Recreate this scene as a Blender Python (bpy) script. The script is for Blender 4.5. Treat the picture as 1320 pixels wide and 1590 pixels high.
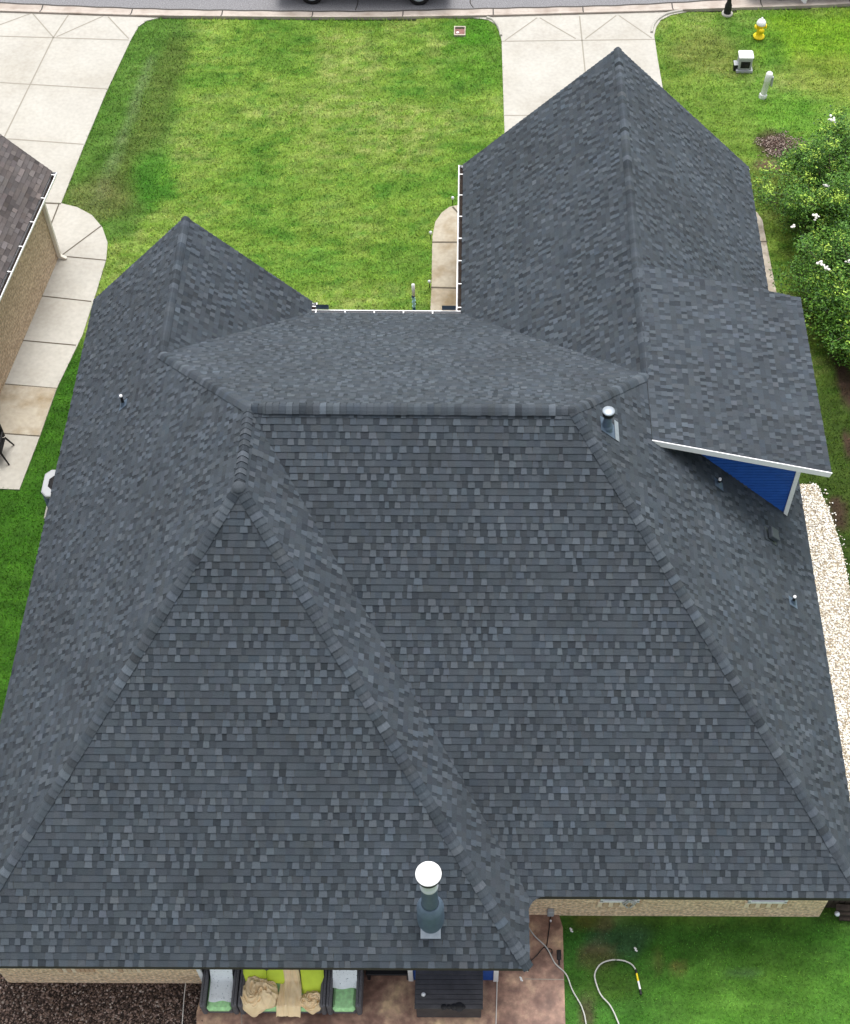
import bpy, math, random
import numpy as np
from mathutils import Vector, Matrix
for o in list(bpy.data.objects): bpy.data.objects.remove(o)
SC = bpy.context.scene
COL = SC.collection
R = math.radians
# ------------------------------------------------------------------ camera
H = 29.5
f_px, tilt, ppx, ppy, yaw, roll = 2226.06, 0.6250, 746.3, 793.18, -0.0101, -0.0149
cy, sy = math.cos(yaw), math.sin(yaw); ct, st = math.cos(tilt), math.sin(tilt)
cr, sr = math.cos(roll), math.sin(roll)
r0 = Vector((cy, sy, 0)); U0 = Vector((-sy*ct, cy*ct, st)); FW = Vector((-sy*st, cy*st, -ct))
RT = cr*r0 - sr*U0; UP = sr*r0 + cr*U0
CP = Vector((0, 0, H))
cam = bpy.data.cameras.new('camera'); camo = bpy.data.objects.new('camera', cam); COL.objects.link(camo)
m = Matrix.Identity(4)
for i in range(3):
    m[i][0] = RT[i]; m[i][1] = UP[i]; m[i][2] = -FW[i]; m[i][3] = CP[i]
camo.matrix_world = m
cam.sensor_fit = 'VERTICAL'; cam.sensor_height = 24; cam.sensor_width = 24
cam.lens = 24*f_px/1590; cam.shift_x = (660-ppx)/1590; cam.shift_y = (ppy-795)/1590
cam.clip_end = 2000; cam.clip_start = 0.5
SC.camera = camo
# ------------------------------------------------------------------ sky and sun
SUN_EL, SUN_AZ = 72, 5            # azimuth clockwise from +Y
w = bpy.data.worlds.new('World'); SC.world = w; w.use_nodes = True
nt = w.node_tree; nt.nodes.clear()
sky = nt.nodes.new('ShaderNodeTexSky'); sky.sky_type = 'NISHITA'; sky.sun_disc = False
sky.sun_elevation = R(SUN_EL); sky.sun_rotation = R(SUN_AZ); sky.dust_density = 4.0; sky.air_density = 1.0
hs = nt.nodes.new('ShaderNodeHueSaturation'); hs.inputs['Saturation'].default_value = 0.30
bg = nt.nodes.new('ShaderNodeBackground'); bg.inputs['Strength'].default_value = 0.15
ow = nt.nodes.new('ShaderNodeOutputWorld')
nt.links.new(sky.outputs[0], hs.inputs['Color']); nt.links.new(hs.outputs[0], bg.inputs[0]); nt.links.new(bg.outputs[0], ow.inputs[0])
sl = bpy.data.lights.new('sun', 'SUN'); sl.energy = 1.2; sl.angle = R(35); sl.color = (1, 0.97, 0.92)
so = bpy.data.objects.new('sun', sl); COL.objects.link(so)
sd = Vector((math.sin(R(SUN_AZ))*math.cos(R(SUN_EL)), math.cos(R(SUN_AZ))*math.cos(R(SUN_EL)), math.sin(R(SUN_EL))))
so.rotation_euler = sd.to_track_quat('Z', 'Y').to_euler()
SC.view_settings.view_transform = 'Standard'; SC.view_settings.look = 'None'
SC.view_settings.exposure = 0.88; SC.view_settings.gamma = 1
SC.cycles.max_bounces = 6
# ------------------------------------------------------------------ measuring helpers
def ray(u, v): return (FW + RT*((u-ppx)/f_px) + UP*((ppy-v)/f_px))
def G(u, v, z=0.0):
    d = ray(u, v); return CP + d*((z-H)/d.z)
def onx(u, v, x):
    d = ray(u, v); return CP + d*(x/d.x)
def ony(u, v, y):
    d = ray(u, v); return CP + d*(y/d.y)
def onpl(u, v, p, n):
    d = ray(u, v); return CP + d*((p-CP).dot(n)/d.dot(n))
rng = np.random.default_rng(7); random.seed(7)
def vnoise(x, y, seed=0):
    xi = np.floor(x).astype(np.int64); yi = np.floor(y).astype(np.int64); fx = x-xi; fy = y-yi
    fx = fx*fx*(3-2*fx); fy = fy*fy*(3-2*fy)
    def h(a, b):
        n = (a*374761393 + b*668265263 + seed*1442695041) & 0x7fffffff
        n = ((n ^ (n >> 13))*1274126177) & 0x7fffffff
        return ((n ^ (n >> 16)) & 0xffff)/65535.0
    return (h(xi, yi)*(1-fx)+h(xi+1, yi)*fx)*(1-fy)+(h(xi, yi+1)*(1-fx)+h(xi+1, yi+1)*fx)*fy
def fbm(x, y, seed=0, o=4):
    s = 0; a = 0.5; t = 0
    for k in range(o): s = s+a*vnoise(x*2**k, y*2**k, seed+k*17); t += a; a *= 0.5
    return s/t
def inpoly(x, y, poly):
    c = np.zeros(np.shape(x), bool); n = len(poly)
    for i in range(n):
        x1, y1 = poly[i]; x2, y2 = poly[(i+1) % n]
        if y1 == y2: continue
        c ^= ((y1 > y) != (y2 > y)) & (x < (x2-x1)*(y-y1)/(y2-y1)+x1)
    return c
# ------------------------------------------------------------------ materials
def mat(name, col=(.5,.5,.5), rough=.8, var=.0, vs=8, bump=0., bs=60, metal=0., attr=False, stain=None, ss=1.2, detail=6, spec=.3, sub=None, lf=0, sr=(.45, .68)):
    M = bpy.data.materials.new(name); M.use_nodes = True; n = M.node_tree.nodes; L = M.node_tree.links
    b = n['Principled BSDF']; b.inputs['Roughness'].default_value = rough; b.inputs['Metallic'].default_value = metal
    b.inputs['Specular IOR Level'].default_value = spec
    tc = n.new('ShaderNodeTexCoord')
    if attr:
        a = n.new('ShaderNodeAttribute'); a.attribute_name = 'col'; out = a.outputs['Color']
    else:
        a = n.new('ShaderNodeRGB'); a.outputs[0].default_value = (*col, 1); out = a.outputs[0]
    if stain:
        nz = n.new('ShaderNodeTexNoise'); nz.inputs['Scale'].default_value = ss; nz.inputs['Detail'].default_value = 7; nz.inputs['Roughness'].default_value = .62
        L.new(tc.outputs['Object'], nz.inputs['Vector'])
        mr = n.new('ShaderNodeMapRange'); mr.inputs[1].default_value = sr[0]; mr.inputs[2].default_value = sr[1]; L.new(nz.outputs[0], mr.inputs[0])
        mx = n.new('ShaderNodeMix'); mx.data_type = 'RGBA'; L.new(mr.outputs[0], mx.inputs[0]); L.new(out, mx.inputs[6]); mx.inputs[7].default_value = (*stain, 1)
        out = mx.outputs[2]
    if var:
        nz = n.new('ShaderNodeTexNoise'); nz.inputs['Scale'].default_value = vs; nz.inputs['Detail'].default_value = detail
        L.new(tc.outputs['Object'], nz.inputs['Vector'])
        mr = n.new('ShaderNodeMapRange'); mr.inputs[1].default_value = .25; mr.inputs[2].default_value = .75
        mr.inputs[3].default_value = 1-var; mr.inputs[4].default_value = 1+var; L.new(nz.outputs[0], mr.inputs[0])
        mu = n.new('ShaderNodeVectorMath'); mu.operation = 'SCALE'; L.new(out, mu.inputs[0]); L.new(mr.outputs[0], mu.inputs[3]); out = mu.outputs[0]
    if lf:
        nz = n.new('ShaderNodeTexNoise'); nz.inputs['Scale'].default_value = .55; nz.inputs['Detail'].default_value = 5; L.new(tc.outputs['Object'], nz.inputs['Vector'])
        cr2 = n.new('ShaderNodeValToRGB'); L.new(nz.outputs[0], cr2.inputs[0]); e = cr2.color_ramp.elements
        e[0].position = .35; e[0].color = (1-lf*.9, 1-lf, 1-lf*1.1, 1); e[1].position = .65; e[1].color = (1+lf, 1+lf, 1+lf, 1)
        mu = n.new('ShaderNodeVectorMath'); mu.operation = 'MULTIPLY'; L.new(out, mu.inputs[0]); L.new(cr2.outputs[0], mu.inputs[1]); out = mu.outputs[0]
    L.new(out, b.inputs['Base Color'])
    if bump:
        nb = n.new('ShaderNodeTexNoise'); nb.inputs['Scale'].default_value = bs; nb.inputs['Detail'].default_value = 5; L.new(tc.outputs['Object'], nb.inputs['Vector'])
        bp = n.new('ShaderNodeBump'); bp.inputs['Strength'].default_value = bump; bp.inputs['Distance'].default_value = .02
        L.new(nb.outputs[0], bp.inputs['Height']); L.new(bp.outputs[0], b.inputs['Normal'])
    if sub: b.inputs['Transmission Weight'].default_value = sub
    return M
def brick_mat(name, c1, c2, mortar, soldier=False):
    M = bpy.data.materials.new(name); M.use_nodes = True; n = M.node_tree.nodes; L = M.node_tree.links
    b = n['Principled BSDF']; b.inputs['Roughness'].default_value = .92
    uv = n.new('ShaderNodeUVMap'); uv.uv_map = 'UVMap'
    t = n.new('ShaderNodeTexBrick'); L.new(uv.outputs[0], t.inputs['Vector'])
    t.inputs['Color1'].default_value = (*c1, 1); t.inputs['Color2'].default_value = (*c2, 1); t.inputs['Mortar'].default_value = (*mortar, 1)
    t.inputs['Scale'].default_value = 1; t.inputs['Mortar Size'].default_value = .008; t.inputs['Mortar Smooth'].default_value = .3; t.inputs['Bias'].default_value = 0
    t.inputs['Brick Width'].default_value = .21; t.inputs['Row Height'].default_value = .075
    nz = n.new('ShaderNodeTexNoise'); nz.inputs['Scale'].default_value = 14; nz.inputs['Detail'].default_value = 6; L.new(uv.outputs[0], nz.inputs['Vector'])
    mr = n.new('ShaderNodeMapRange'); mr.inputs[1].default_value = .3; mr.inputs[2].default_value = .7; mr.inputs[3].default_value = .5; mr.inputs[4].default_value = 1.3; L.new(nz.outputs[0], mr.inputs[0])
    mu = n.new('ShaderNodeVectorMath'); mu.operation = 'SCALE'; L.new(t.outputs[0], mu.inputs[0]); L.new(mr.outputs[0], mu.inputs[3])
    L.new(mu.outputs[0], b.inputs['Base Color'])
    bp = n.new('ShaderNodeBump'); bp.inputs['Strength'].default_value = .8; bp.inputs['Distance'].default_value = .01; bp.invert = True
    L.new(t.outputs['Fac'], bp.inputs['Height']); L.new(bp.outputs[0], b.inputs['Normal'])
    return M
M = dict(
 shingle=mat('shingle_granules', attr=True, rough=.85, var=.22, vs=70, bump=.3, bs=200, detail=4, spec=.35, lf=.10),
 white=mat('white_paint', (.90,.90,.90), .45, var=.03, vs=3),
 soffit=mat('deck_board', (.05,.045,.04), .9),
 blue=mat('blue_siding_paint', (.022,.10,.42), .5, var=.12, vs=5),
 concrete=mat('pale_concrete', (.415,.40,.36), .9, var=.09, vs=9, bump=.15, bs=120, stain=(.365,.345,.30), ss=.45, lf=.05),
 concrete_tan=mat('stained_concrete', (.38,.34,.27), .92, var=.12, vs=9, bump=.2, bs=90, stain=(.26,.205,.13), ss=1.1),
 concrete_old=mat('aged_concrete', (.47,.42,.35), .92, var=.2, vs=6, bump=.2, bs=90, stain=(.26,.22,.17), ss=2.2),
 kerb=mat('pinkish_kerb_concrete', (.42,.37,.325), .92, var=.12, vs=12, bump=.2, bs=90, stain=(.30,.25,.21), ss=1.5),
 joint=mat('joint_dirt', (.10,.085,.065), .95),
 jointlight=mat('joint_shallow', (.27,.25,.21), .95),
 asphalt=mat('grey_asphalt', (.20,.198,.205), .95, var=.4, vs=26, bump=.5, bs=70, detail=8),
 crack=mat('crack_tar', (.06,.055,.05), .9),
 lawnbase=mat('lawn_soil_and_thatch', attr=True, rough=1, var=.35, vs=14, bump=.6, bs=30),
 blade=mat('grass_blade', attr=True, rough=.75, spec=.15),
 gravelbase=mat('sandy_gravel_base', (.33,.28,.20), 1, var=.3, vs=20),
 pebble=mat('pebble', attr=True, rough=.85),
 soil=mat('dark_soil', (.03,.022,.018), 1, var=.4, vs=12, bump=.6, bs=25),
 galv=mat('galvanised_metal', (.32,.36,.40), .45, metal=.5, var=.15, vs=9),
 bluegrey=mat('blue_grey_painted_metal', (.10,.14,.19), .5, metal=.1, var=.12, vs=9),
 palemetal=mat('pale_metal', (.62,.66,.70), .35, metal=.4),
 black=mat('black_plastic', (.012,.012,.013), .5),
 rubber=mat('tyre_rubber', (.01,.01,.011), .8),
 pvc=mat('white_pvc', (.8,.8,.8), .4),
 glass=mat('dark_glass', (.02,.025,.03), .08, spec=.6),
 yellow=mat('yellow_paint', (.90,.68,.02), .45, var=.05, vs=10),
 iron=mat('dark_painted_steel', (.014,.014,.016), .5),
 redbox=mat('red_brown_lid', (.20,.10,.085), .8, var=.25, vs=9),
 greybox=mat('light_grey_steel', (.36,.375,.385), .55, var=.06, vs=4),
 wicker=mat('dark_wicker', (.14,.137,.147), .8, var=.5, vs=60, bump=.8, bs=60),
 lime=mat('lime_fabric', (.68,.84,.08), .9, var=.08, vs=6, bump=.2, bs=90),
 mint=mat('mint_green_fabric', (.42,.76,.36), .9, var=.22, vs=14, bump=.2, bs=90),
 tan=mat('tan_fabric', (.92,.72,.44), .9, var=.08, vs=7, bump=.15, bs=90),
 sheet=mat('wet_white_sheet', (.88,.92,.92), .5, var=.05, vs=30, stain=(.30,.36,.37), ss=24, sr=(.60,.66)),
 boxlid=mat('black_stained_wood', (.062,.061,.065), .6, var=.3, vs=5, bump=.3, bs=40),
 hose=mat('pale_grey_hose', (.50,.50,.47), .5), cord=mat('white_cord', (.66,.63,.58), .6),
 timber=mat('weathered_timber', (.05,.038,.030), .9, var=.4, vs=8, bump=.4, bs=40),
 bark=mat('grey_bark', (.13,.105,.08), .95, var=.3, vs=20),
 leaf=mat('leaf', attr=True, rough=.6, spec=.3),
 petal=mat('white_petal', (.82,.80,.76), .7),
 paint_truck=mat('dark_red_car_paint', (.08,.012,.012), .3, spec=.6), paint_silver=mat('silver_car_paint', (.42,.43,.45), .3, metal=.4, spec=.6),
 trim=mat('cream_paint', (.66,.62,.54), .6),
)
_t = M['shingle'].node_tree; _m = _t.nodes.new('ShaderNodeMath'); _m.operation = 'MULTIPLY'; _m.inputs[1].default_value = 1.4; _m.use_clamp = True
_a = [q for q in _t.nodes if q.type == 'ATTRIBUTE'][0]; _t.links.new(_a.outputs['Fac'], _m.inputs[0]); _t.links.new(_m.outputs[0], _t.nodes['Principled BSDF'].inputs['Sheen Weight'])
_m2 = _t.nodes.new('ShaderNodeMath'); _m2.operation = 'MULTIPLY'; _m2.inputs[1].default_value = 6; _m2.use_clamp = True; _t.links.new(_a.outputs['Fac'], _m2.inputs[0]); _t.links.new(_m2.outputs[0], _t.nodes['Principled BSDF'].inputs['Specular IOR Level'])
M['shingle'].node_tree.nodes['Principled BSDF'].inputs['Sheen Roughness'].default_value = .35
M['shingle'].node_tree.nodes['Principled BSDF'].inputs['Sheen Tint'].default_value = (.55,.62,.72,1)
M['brick'] = brick_mat('tan_brick', (.93,.69,.44), (.72,.50,.30), (.88,.74,.56))
M['brick_n'] = brick_mat('brown_tan_brick', (.56,.42,.28), (.42,.30,.19), (.54,.45,.34))
def patio_mat():
    Mm = bpy.data.materials.new('stained_patio_concrete'); Mm.use_nodes = True; n = Mm.node_tree.nodes; L = Mm.node_tree.links
    b = n['Principled BSDF']; b.inputs['Roughness'].default_value = .55
    tc = n.new('ShaderNodeTexCoord')
    a = n.new('ShaderNodeTexNoise'); a.inputs['Scale'].default_value = 1.1; a.inputs['Detail'].default_value = 8; a.inputs['Roughness'].default_value = .65; L.new(tc.outputs['Object'], a.inputs['Vector'])
    cr_ = n.new('ShaderNodeValToRGB'); L.new(a.outputs[0], cr_.inputs[0]); e = cr_.color_ramp.elements
    e[0].position = .30; e[0].color = (.09,.035,.02,1); e[1].position = .70; e[1].color = (.58,.41,.26,1)
    for p, c in ((.42,(.17,.09,.065,1)), (.50,(.27,.155,.11,1)), (.58,(.42,.27,.18,1)), (.65,(.58,.41,.24,1))):
        x = e.new(p); x.color = c
    c2 = n.new('ShaderNodeTexNoise'); c2.inputs['Scale'].default_value = 7; c2.inputs['Detail'].default_value = 6; L.new(tc.outputs['Object'], c2.inputs['Vector'])
    mr = n.new('ShaderNodeMapRange'); mr.inputs[1].default_value = .3; mr.inputs[2].default_value = .7; mr.inputs[3].default_value = .7; mr.inputs[4].default_value = 1.3; L.new(c2.outputs[0], mr.inputs[0])
    mu = n.new('ShaderNodeVectorMath'); mu.operation = 'SCALE'; L.new(cr_.outputs[0], mu.inputs[0]); L.new(mr.outputs[0], mu.inputs[3])
    L.new(mu.outputs[0], b.inputs['Base Color']); return Mm
M['patio'] = patio_mat()
# ------------------------------------------------------------------ mesh builder
class MB:
    def __init__(s): s.v = []; s.f = []; s.c = []; s.uv = []; s.smooth = []
    def poly(s, pts, col=(.5,.5,.5), uvs=None, sm=False):
        i = len(s.v); s.v += [tuple(p) for p in pts]; s.f.append(list(range(i, i+len(pts)))); s.c += [col]*len(pts)
        s.uv += (uvs if uvs else [(0, 0)]*len(pts)); s.smooth.append(sm)
    def grid(s, rows, col=(.5,.5,.5), sm=True, closed=False):
        i = len(s.v); nr, nc = len(rows), len(rows[0])
        for r in rows: s.v += [tuple(p) for p in r]; s.c += [col]*nc
        for a in range(nr-1):
            for b in range(nc if closed else nc-1):
                b2 = (b+1) % nc
                s.f.append([i+a*nc+b, i+a*nc+b2, i+(a+1)*nc+b2, i+(a+1)*nc+b]); s.smooth.append(sm); s.uv += [(0, 0)]*4
    def box(s, x0, x1, y0, y1, z0, z1, col=(.5,.5,.5), bev=0., mtx=None):
        b = min(bev, (x1-x0)*.45, (y1-y0)*.45, (z1-z0)*.45)
        def ring(z, k):
            return [(x0+k+b, y0+k, z), (x1-k-b, y0+k, z), (x1-k, y0+k+b, z), (x1-k, y1-k-b, z), (x1-k-b, y1-k, z), (x0+k+b, y1-k, z), (x0+k, y1-k-b, z), (x0+k, y0+k+b, z)] if b else \
                   [(x0, y0, z), (x1, y0, z), (x1, y1, z), (x0, y1, z)]
        rings = [ring(z0, b), ring(z0+b, 0), ring(z1-b, 0), ring(z1, b)] if b else [ring(z0, 0), ring(z1, 0)]
        if mtx: rings = [[mtx @ Vector(p) for p in r] for r in rings]
        s.grid(rings, col, False, True); s.poly(list(reversed(rings[0])), col); s.poly(rings[-1], col)
    def prism(s, pts, z0, z1, col=(.5,.5,.5), side=True):
        a = [(p[0], p[1], z0) for p in pts]; b = [(p[0], p[1], z1) for p in pts]
        s.poly(b, col)
        if side:
            for i in range(len(pts)):
                j = (i+1) % len(pts); s.poly([a[i], a[j], b[j], b[i]], col)
    def tube(s, pts, r, n=8, col=(.5,.5,.5), caps=True):
        pts = [Vector(p) for p in pts]; rows = []; rr = r if isinstance(r, (list, tuple)) else [r]*len(pts)
        ref = None
        for k, p in enumerate(pts):
            d = (pts[min(k+1, len(pts)-1)]-pts[max(k-1, 0)]).normalized()
            if ref is None: ref = Vector((1, 0, 0)) if abs(d.x) < .8 else Vector((0, 1, 0))
            a = d.cross(ref).normalized(); b = d.cross(a).normalized(); ref = -b if False else ref
            rows.append([p+a*math.cos(t)*rr[k]+b*math.sin(t)*rr[k] for t in [2*math.pi*q/n for q in range(n)]])
        s.grid(rows, col, True, True)
        if caps: s.poly(rows[0], col); s.poly(list(reversed(rows[-1])), col)
    def lathe(s, c, prof, n=20, col=(.5,.5,.5), ax=None, sm=True):
        c = Vector(c); q = Vector(ax).to_track_quat('Z', 'Y') if ax else None; rows = []
        for r, z in prof:
            row = []
            for k in range(n):
                t = 2*math.pi*k/n; p = Vector((r*math.cos(t), r*math.sin(t), z))
                if q: p = q @ p
                row.append(c+p)
            rows.append(row)
        s.grid(rows, col, sm, True)
    def build(s, name, mt, parent=None, label=None):
        me = bpy.data.meshes.new(name); me.from_pydata(s.v, [], s.f); me.update()
        at = me.color_attributes.new('col', 'FLOAT_COLOR', 'POINT')
        c = np.ones((len(s.v), 4), np.float32); c[:, :3] = np.array(s.c, np.float32).reshape(-1, 3); at.data.foreach_set('color', c.ravel())
        u = me.uv_layers.new(name='UVMap'); 
        if len(s.uv) == len(me.loops): u.data.foreach_set('uv', np.array(s.uv, np.float32).ravel())
        me.polygons.foreach_set('use_smooth', s.smooth); me.materials.append(mt)
        o = bpy.data.objects.new(name, me); COL.objects.link(o)
        if parent: o.parent = parent; o.location = -ORG.get(parent.name, Vector((0, 0, 0)))
        if label: o['label'] = label
        return o
ORG = {}
def rawmesh(name, V, F3, C, mt, parent=None):
    me = bpy.data.meshes.new(name); nv = len(V); nf = len(F3); k = F3.shape[1]
    me.vertices.add(nv); me.vertices.foreach_set('co', V.astype(np.float32).ravel())
    me.loops.add(nf*k); me.loops.foreach_set('vertex_index', F3.astype(np.int32).ravel())
    me.polygons.add(nf); me.polygons.foreach_set('loop_start', np.arange(0, nf*k, k, dtype=np.int32)); me.polygons.foreach_set('loop_total', np.full(nf, k, np.int32))
    me.update(calc_edges=True)
    at = me.color_attributes.new('col', 'FLOAT_COLOR', 'POINT'); c = np.ones((nv, 4), np.float32); c[:, :3] = C; at.data.foreach_set('color', c.ravel())
    me.materials.append(mt); o = bpy.data.objects.new(name, me); COL.objects.link(o)
    if parent: o.parent = parent; o.location = -ORG.get(parent.name, Vector((0, 0, 0)))
    return o
def tag(o, label=None, cat=None, group=None, kind=None):
    if label: o['label'] = label
    if cat: o['category'] = cat
    if group: o['group'] = group
    if kind: o['kind'] = kind
    return o
def thing(name, loc, label, cat, group=None):
    o = bpy.data.objects.new(name, None); COL.objects.link(o); o.location = loc; ORG[o.name] = Vector(loc)
    o.empty_display_size = .3
    return tag(o, label, cat, group)
def copy_tree(o, parent=None):
    c = o.copy(); COL.objects.link(c)
    if parent: c.parent = parent
    for ch in list(o.children): copy_tree(ch, c)
    return c
def GP(L, z=0.): return [G(u, v, z) for u, v in L]
def smooth_path(P, k=6):
    P = [Vector(p) for p in P]; out = []
    for i in range(len(P)-1):
        a = P[max(i-1, 0)]; b = P[i]; c = P[i+1]; d = P[min(i+2, len(P)-1)]
        for j in range(k):
            t = j/k; out.append(.5*((2*b)+(c-a)*t+(2*a-5*b+4*c-d)*t*t+(3*b-a-3*c+d)*t**3))
    return out+[P[-1]]
# ================================================================== SETTING
KR = [(-500,-20),(-200,-2),(0,5),(140,11),(267,15),(440,17.5),(580,18),(700,15),(880,11),(980,8),(1120,0),(1320,-15),(1600,-45),(1900,-90)]
KB = [(-500,-5),(-200,12),(0,20),(140,24.5),(250,27.5),(450,29.5),(580,29.5),(700,28),(800,26),(880,23.5),(980,21),(1120,16),(1320,9),(1600,-12),(1900,-50)]
kr = smooth_path(GP(KR)); kb = smooth_path(GP(KB))
def interp(path, x): return np.interp(x, [p.x for p in path], [p.y for p in path])
g = MB(); g.poly([(-400,-300,-.06),(400,-300,-.06),(400,500,-.06),(-400,500,-.06)])
tag(g.build('ground', mat('far_ground', (.09,.14,.035), 1, var=.3, vs=.5)), kind='structure')
mb = MB(); xs = np.linspace(-38, 32, 71)
mb.grid([[(x, float(interp(kr, x))-.02+t, .004) for x in xs] for t in (0, 2, 4.5, 7, 9.5)], sm=False)
tag(mb.build('road', M['asphalt']), kind='structure')
mb = MB(); prof = [(0,.012),(.55,.012),(.75,.05),(.88,.085),(1.0,.09),(1.0,-.03)]
mb.grid([[(x, float(interp(kr, x))*(1-t)+float(interp(kb, x))*t, z) for x in xs] for t, z in prof], sm=False)
kerb = tag(mb.build('kerb', M['kerb']), kind='structure')
mb = MB()
mb.grid([[(x, float(interp(kr, x))+d+.012*math.sin(x*5), .0135) for x in np.linspace(-38,32,400)] for d in (-.035, .035)])
for x in np.arange(-36, 30, 3.05):
    a, b = float(interp(kr, x)), float(interp(kb, x))
    for (t0, z0), (t1, z1) in zip(prof[:-2], prof[1:-1]):
        mb.poly([(x-.02, a*(1-t0)+b*t0, z0+.004), (x+.02, a*(1-t0)+b*t0, z0+.004), (x+.02, a*(1-t1)+b*t1, z1+.004), (x-.02, a*(1-t1)+b*t1, z1+.004)])
tag(mb.build('kerb_joint', M['crack'], kerb))
ck = MB()
for P in (GP([(552,16),(556,2),(553,-14)]), GP([(735,12),(730,2),(738,-12)])):
    ck.tube([p+Vector((0,0,.004)) for p in smooth_path(P)], .018, 4)
tag(ck.build('road_crack', M['crack']), kind='structure')
# ---- concrete surfaces
def slab(name, px, mt, joints=(), top=.03, jw=.022, jm=None):
    P = GP(px, top) if px and len(px[0]) == 2 and not isinstance(px[0], Vector) else px
    mb = MB(); mb.prism([(p.x, p.y) for p in P], -.05, top)
    s = tag(mb.build(name, mt), kind='structure')
    if joints:
        jb = MB()
        for L in joints:
            q = [G(u, v, top+.004) for u, v in L]
            for a, b in zip(q[:-1], q[1:]):
                d = (b-a).normalized(); n = Vector((-d.y, d.x, 0))*jw; jb.poly([a-n, b-n, b+n, a+n])
        jb.build('joint', jm or M['joint'], s)
    return s
DRN = [(-260,8),(0,19.5),(150,24.5),(246,27.5),(228,32),(215,41),(203,62),(165,143),(130,227),(95,315),(40,313),(-200,300)]
slab('driveway', DRN, M['concrete'], [[(-100,50),(0,56),(200,62)],[(-100,122),(0,128),(167,138)],[(-60,212),(20,216),(130,224)],[(107,22),(83,58),(8,210),(-20,266)],[(50,20),(83,58)],[(-10,42),(50,20)],[(160,25),(88,57)],[(168,26),(200,60)]], jm=M['jointlight'])
SWN = [(-60,313.3),(95,315.5),(120,321.5),(143,334),(159,353),(167,376),(165,402),(150,452),(128,520),(88,603),(62,677),(30,760),(-60,756),(-60,600)]
slab('sidewalk', SWN, M['concrete'], [[(40,314),(95,316.5)],[(92,316),(70,372)],[(158,350),(95,397)],[(90,397),(165,404)],[(60,459),(142,468)],[(30,528),(118,536)],[(5,596),(88,603)],[(-20,671),(62,677)]], jw=.02)
slab('sidewalk', [(-30,594),(87.5,603),(62,676.5),(-30,671)], M['concrete_tan'], top=.034)
DRH = [(735,27.5),(757,30),(769,37),(776,50),(779,63),(781,130),(783.5,203),(786,300),(1055,300),(1040,205),(1028,130),(1021,90),(1016,55),(1019,42),(1026,31),(1042,23),(1066,18)]
slab('driveway', DRH, M['concrete'], [[(779,64),(900,62.5),(1017,61)],[(900,25),(908,104),(915,180)],[(784,63),(834,27.5)],[(838,27.5),(894,60)],[(909,60),(957,24)],[(961,24),(1012,59)],[(782,179),(860,179)]], jm=M['jointlight'])
bm_ = MB()
for P in ([(1012,50),(1014,40),(1021,30),(1036,21),(1060,16)], [(756,27),(766,31),(775,43),(778,55)]):
    pts = smooth_path(GP(P, .045)); bm_.tube(pts, .05, 6)
tag(bm_.build('driveway_edging', M['concrete']), kind='structure')
slab('sidewalk', [(730,316),(712,318),(698,321),(686,330),(676,344),(671.5,368),(670,446),(667.5,500),(667,540),(735,540)], M['concrete_tan'], [[(703,321),(720,340)],[(671,376),(730,376)],[(669,446),(730,448)]], jw=.03)
slab('sidewalk', [(1165,322),(1176,330),(1184,342),(1190,375),(1205,450),(1218,505),(1150,505)], M['concrete_old'], [[(1165,375),(1192,375)]])
PAT = [(308,1700),(305,1572),(312,1545),(318,1400),(640,1380),(828,1380),(868,1420),(874,1440),(876,1520),(878,1590),(882,1700)]
PATW = [G(u, v, .03) for u, v in PAT]
slab('patio', PATW, M['patio'], [[(815,1520),(876,1521)],[(372,1500),(376,1600)]], jw=.008, jm=M['jointlight'])
mb = MB(); gp = smooth_path(GP([(1268,752),(1286,790),(1300,830),(1313,880),(1326,960),(1340,1060),(1352,1200),(1362,1330),(1370,1385)]), 5); ge = GP([(1200,1385),(1150,752)])
GRV = [(p.x, p.y) for p in gp]+[(p.x, p.y) for p in ge]
mb.prism(GRV, -.05, .012, side=False); tag(mb.build('gravel_bed', M['gravelbase']), kind='structure')
MUL = [(p.x, p.y) for p in GP([(-150,1500),(318,1500),(312,1545),(305,1572),(308,1700),(-150,1700)])]
mb = MB(); mb.prism(MUL, -.05, .014, side=False); tag(mb.build('mulch_bed', M['soil']), kind='structure')
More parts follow.
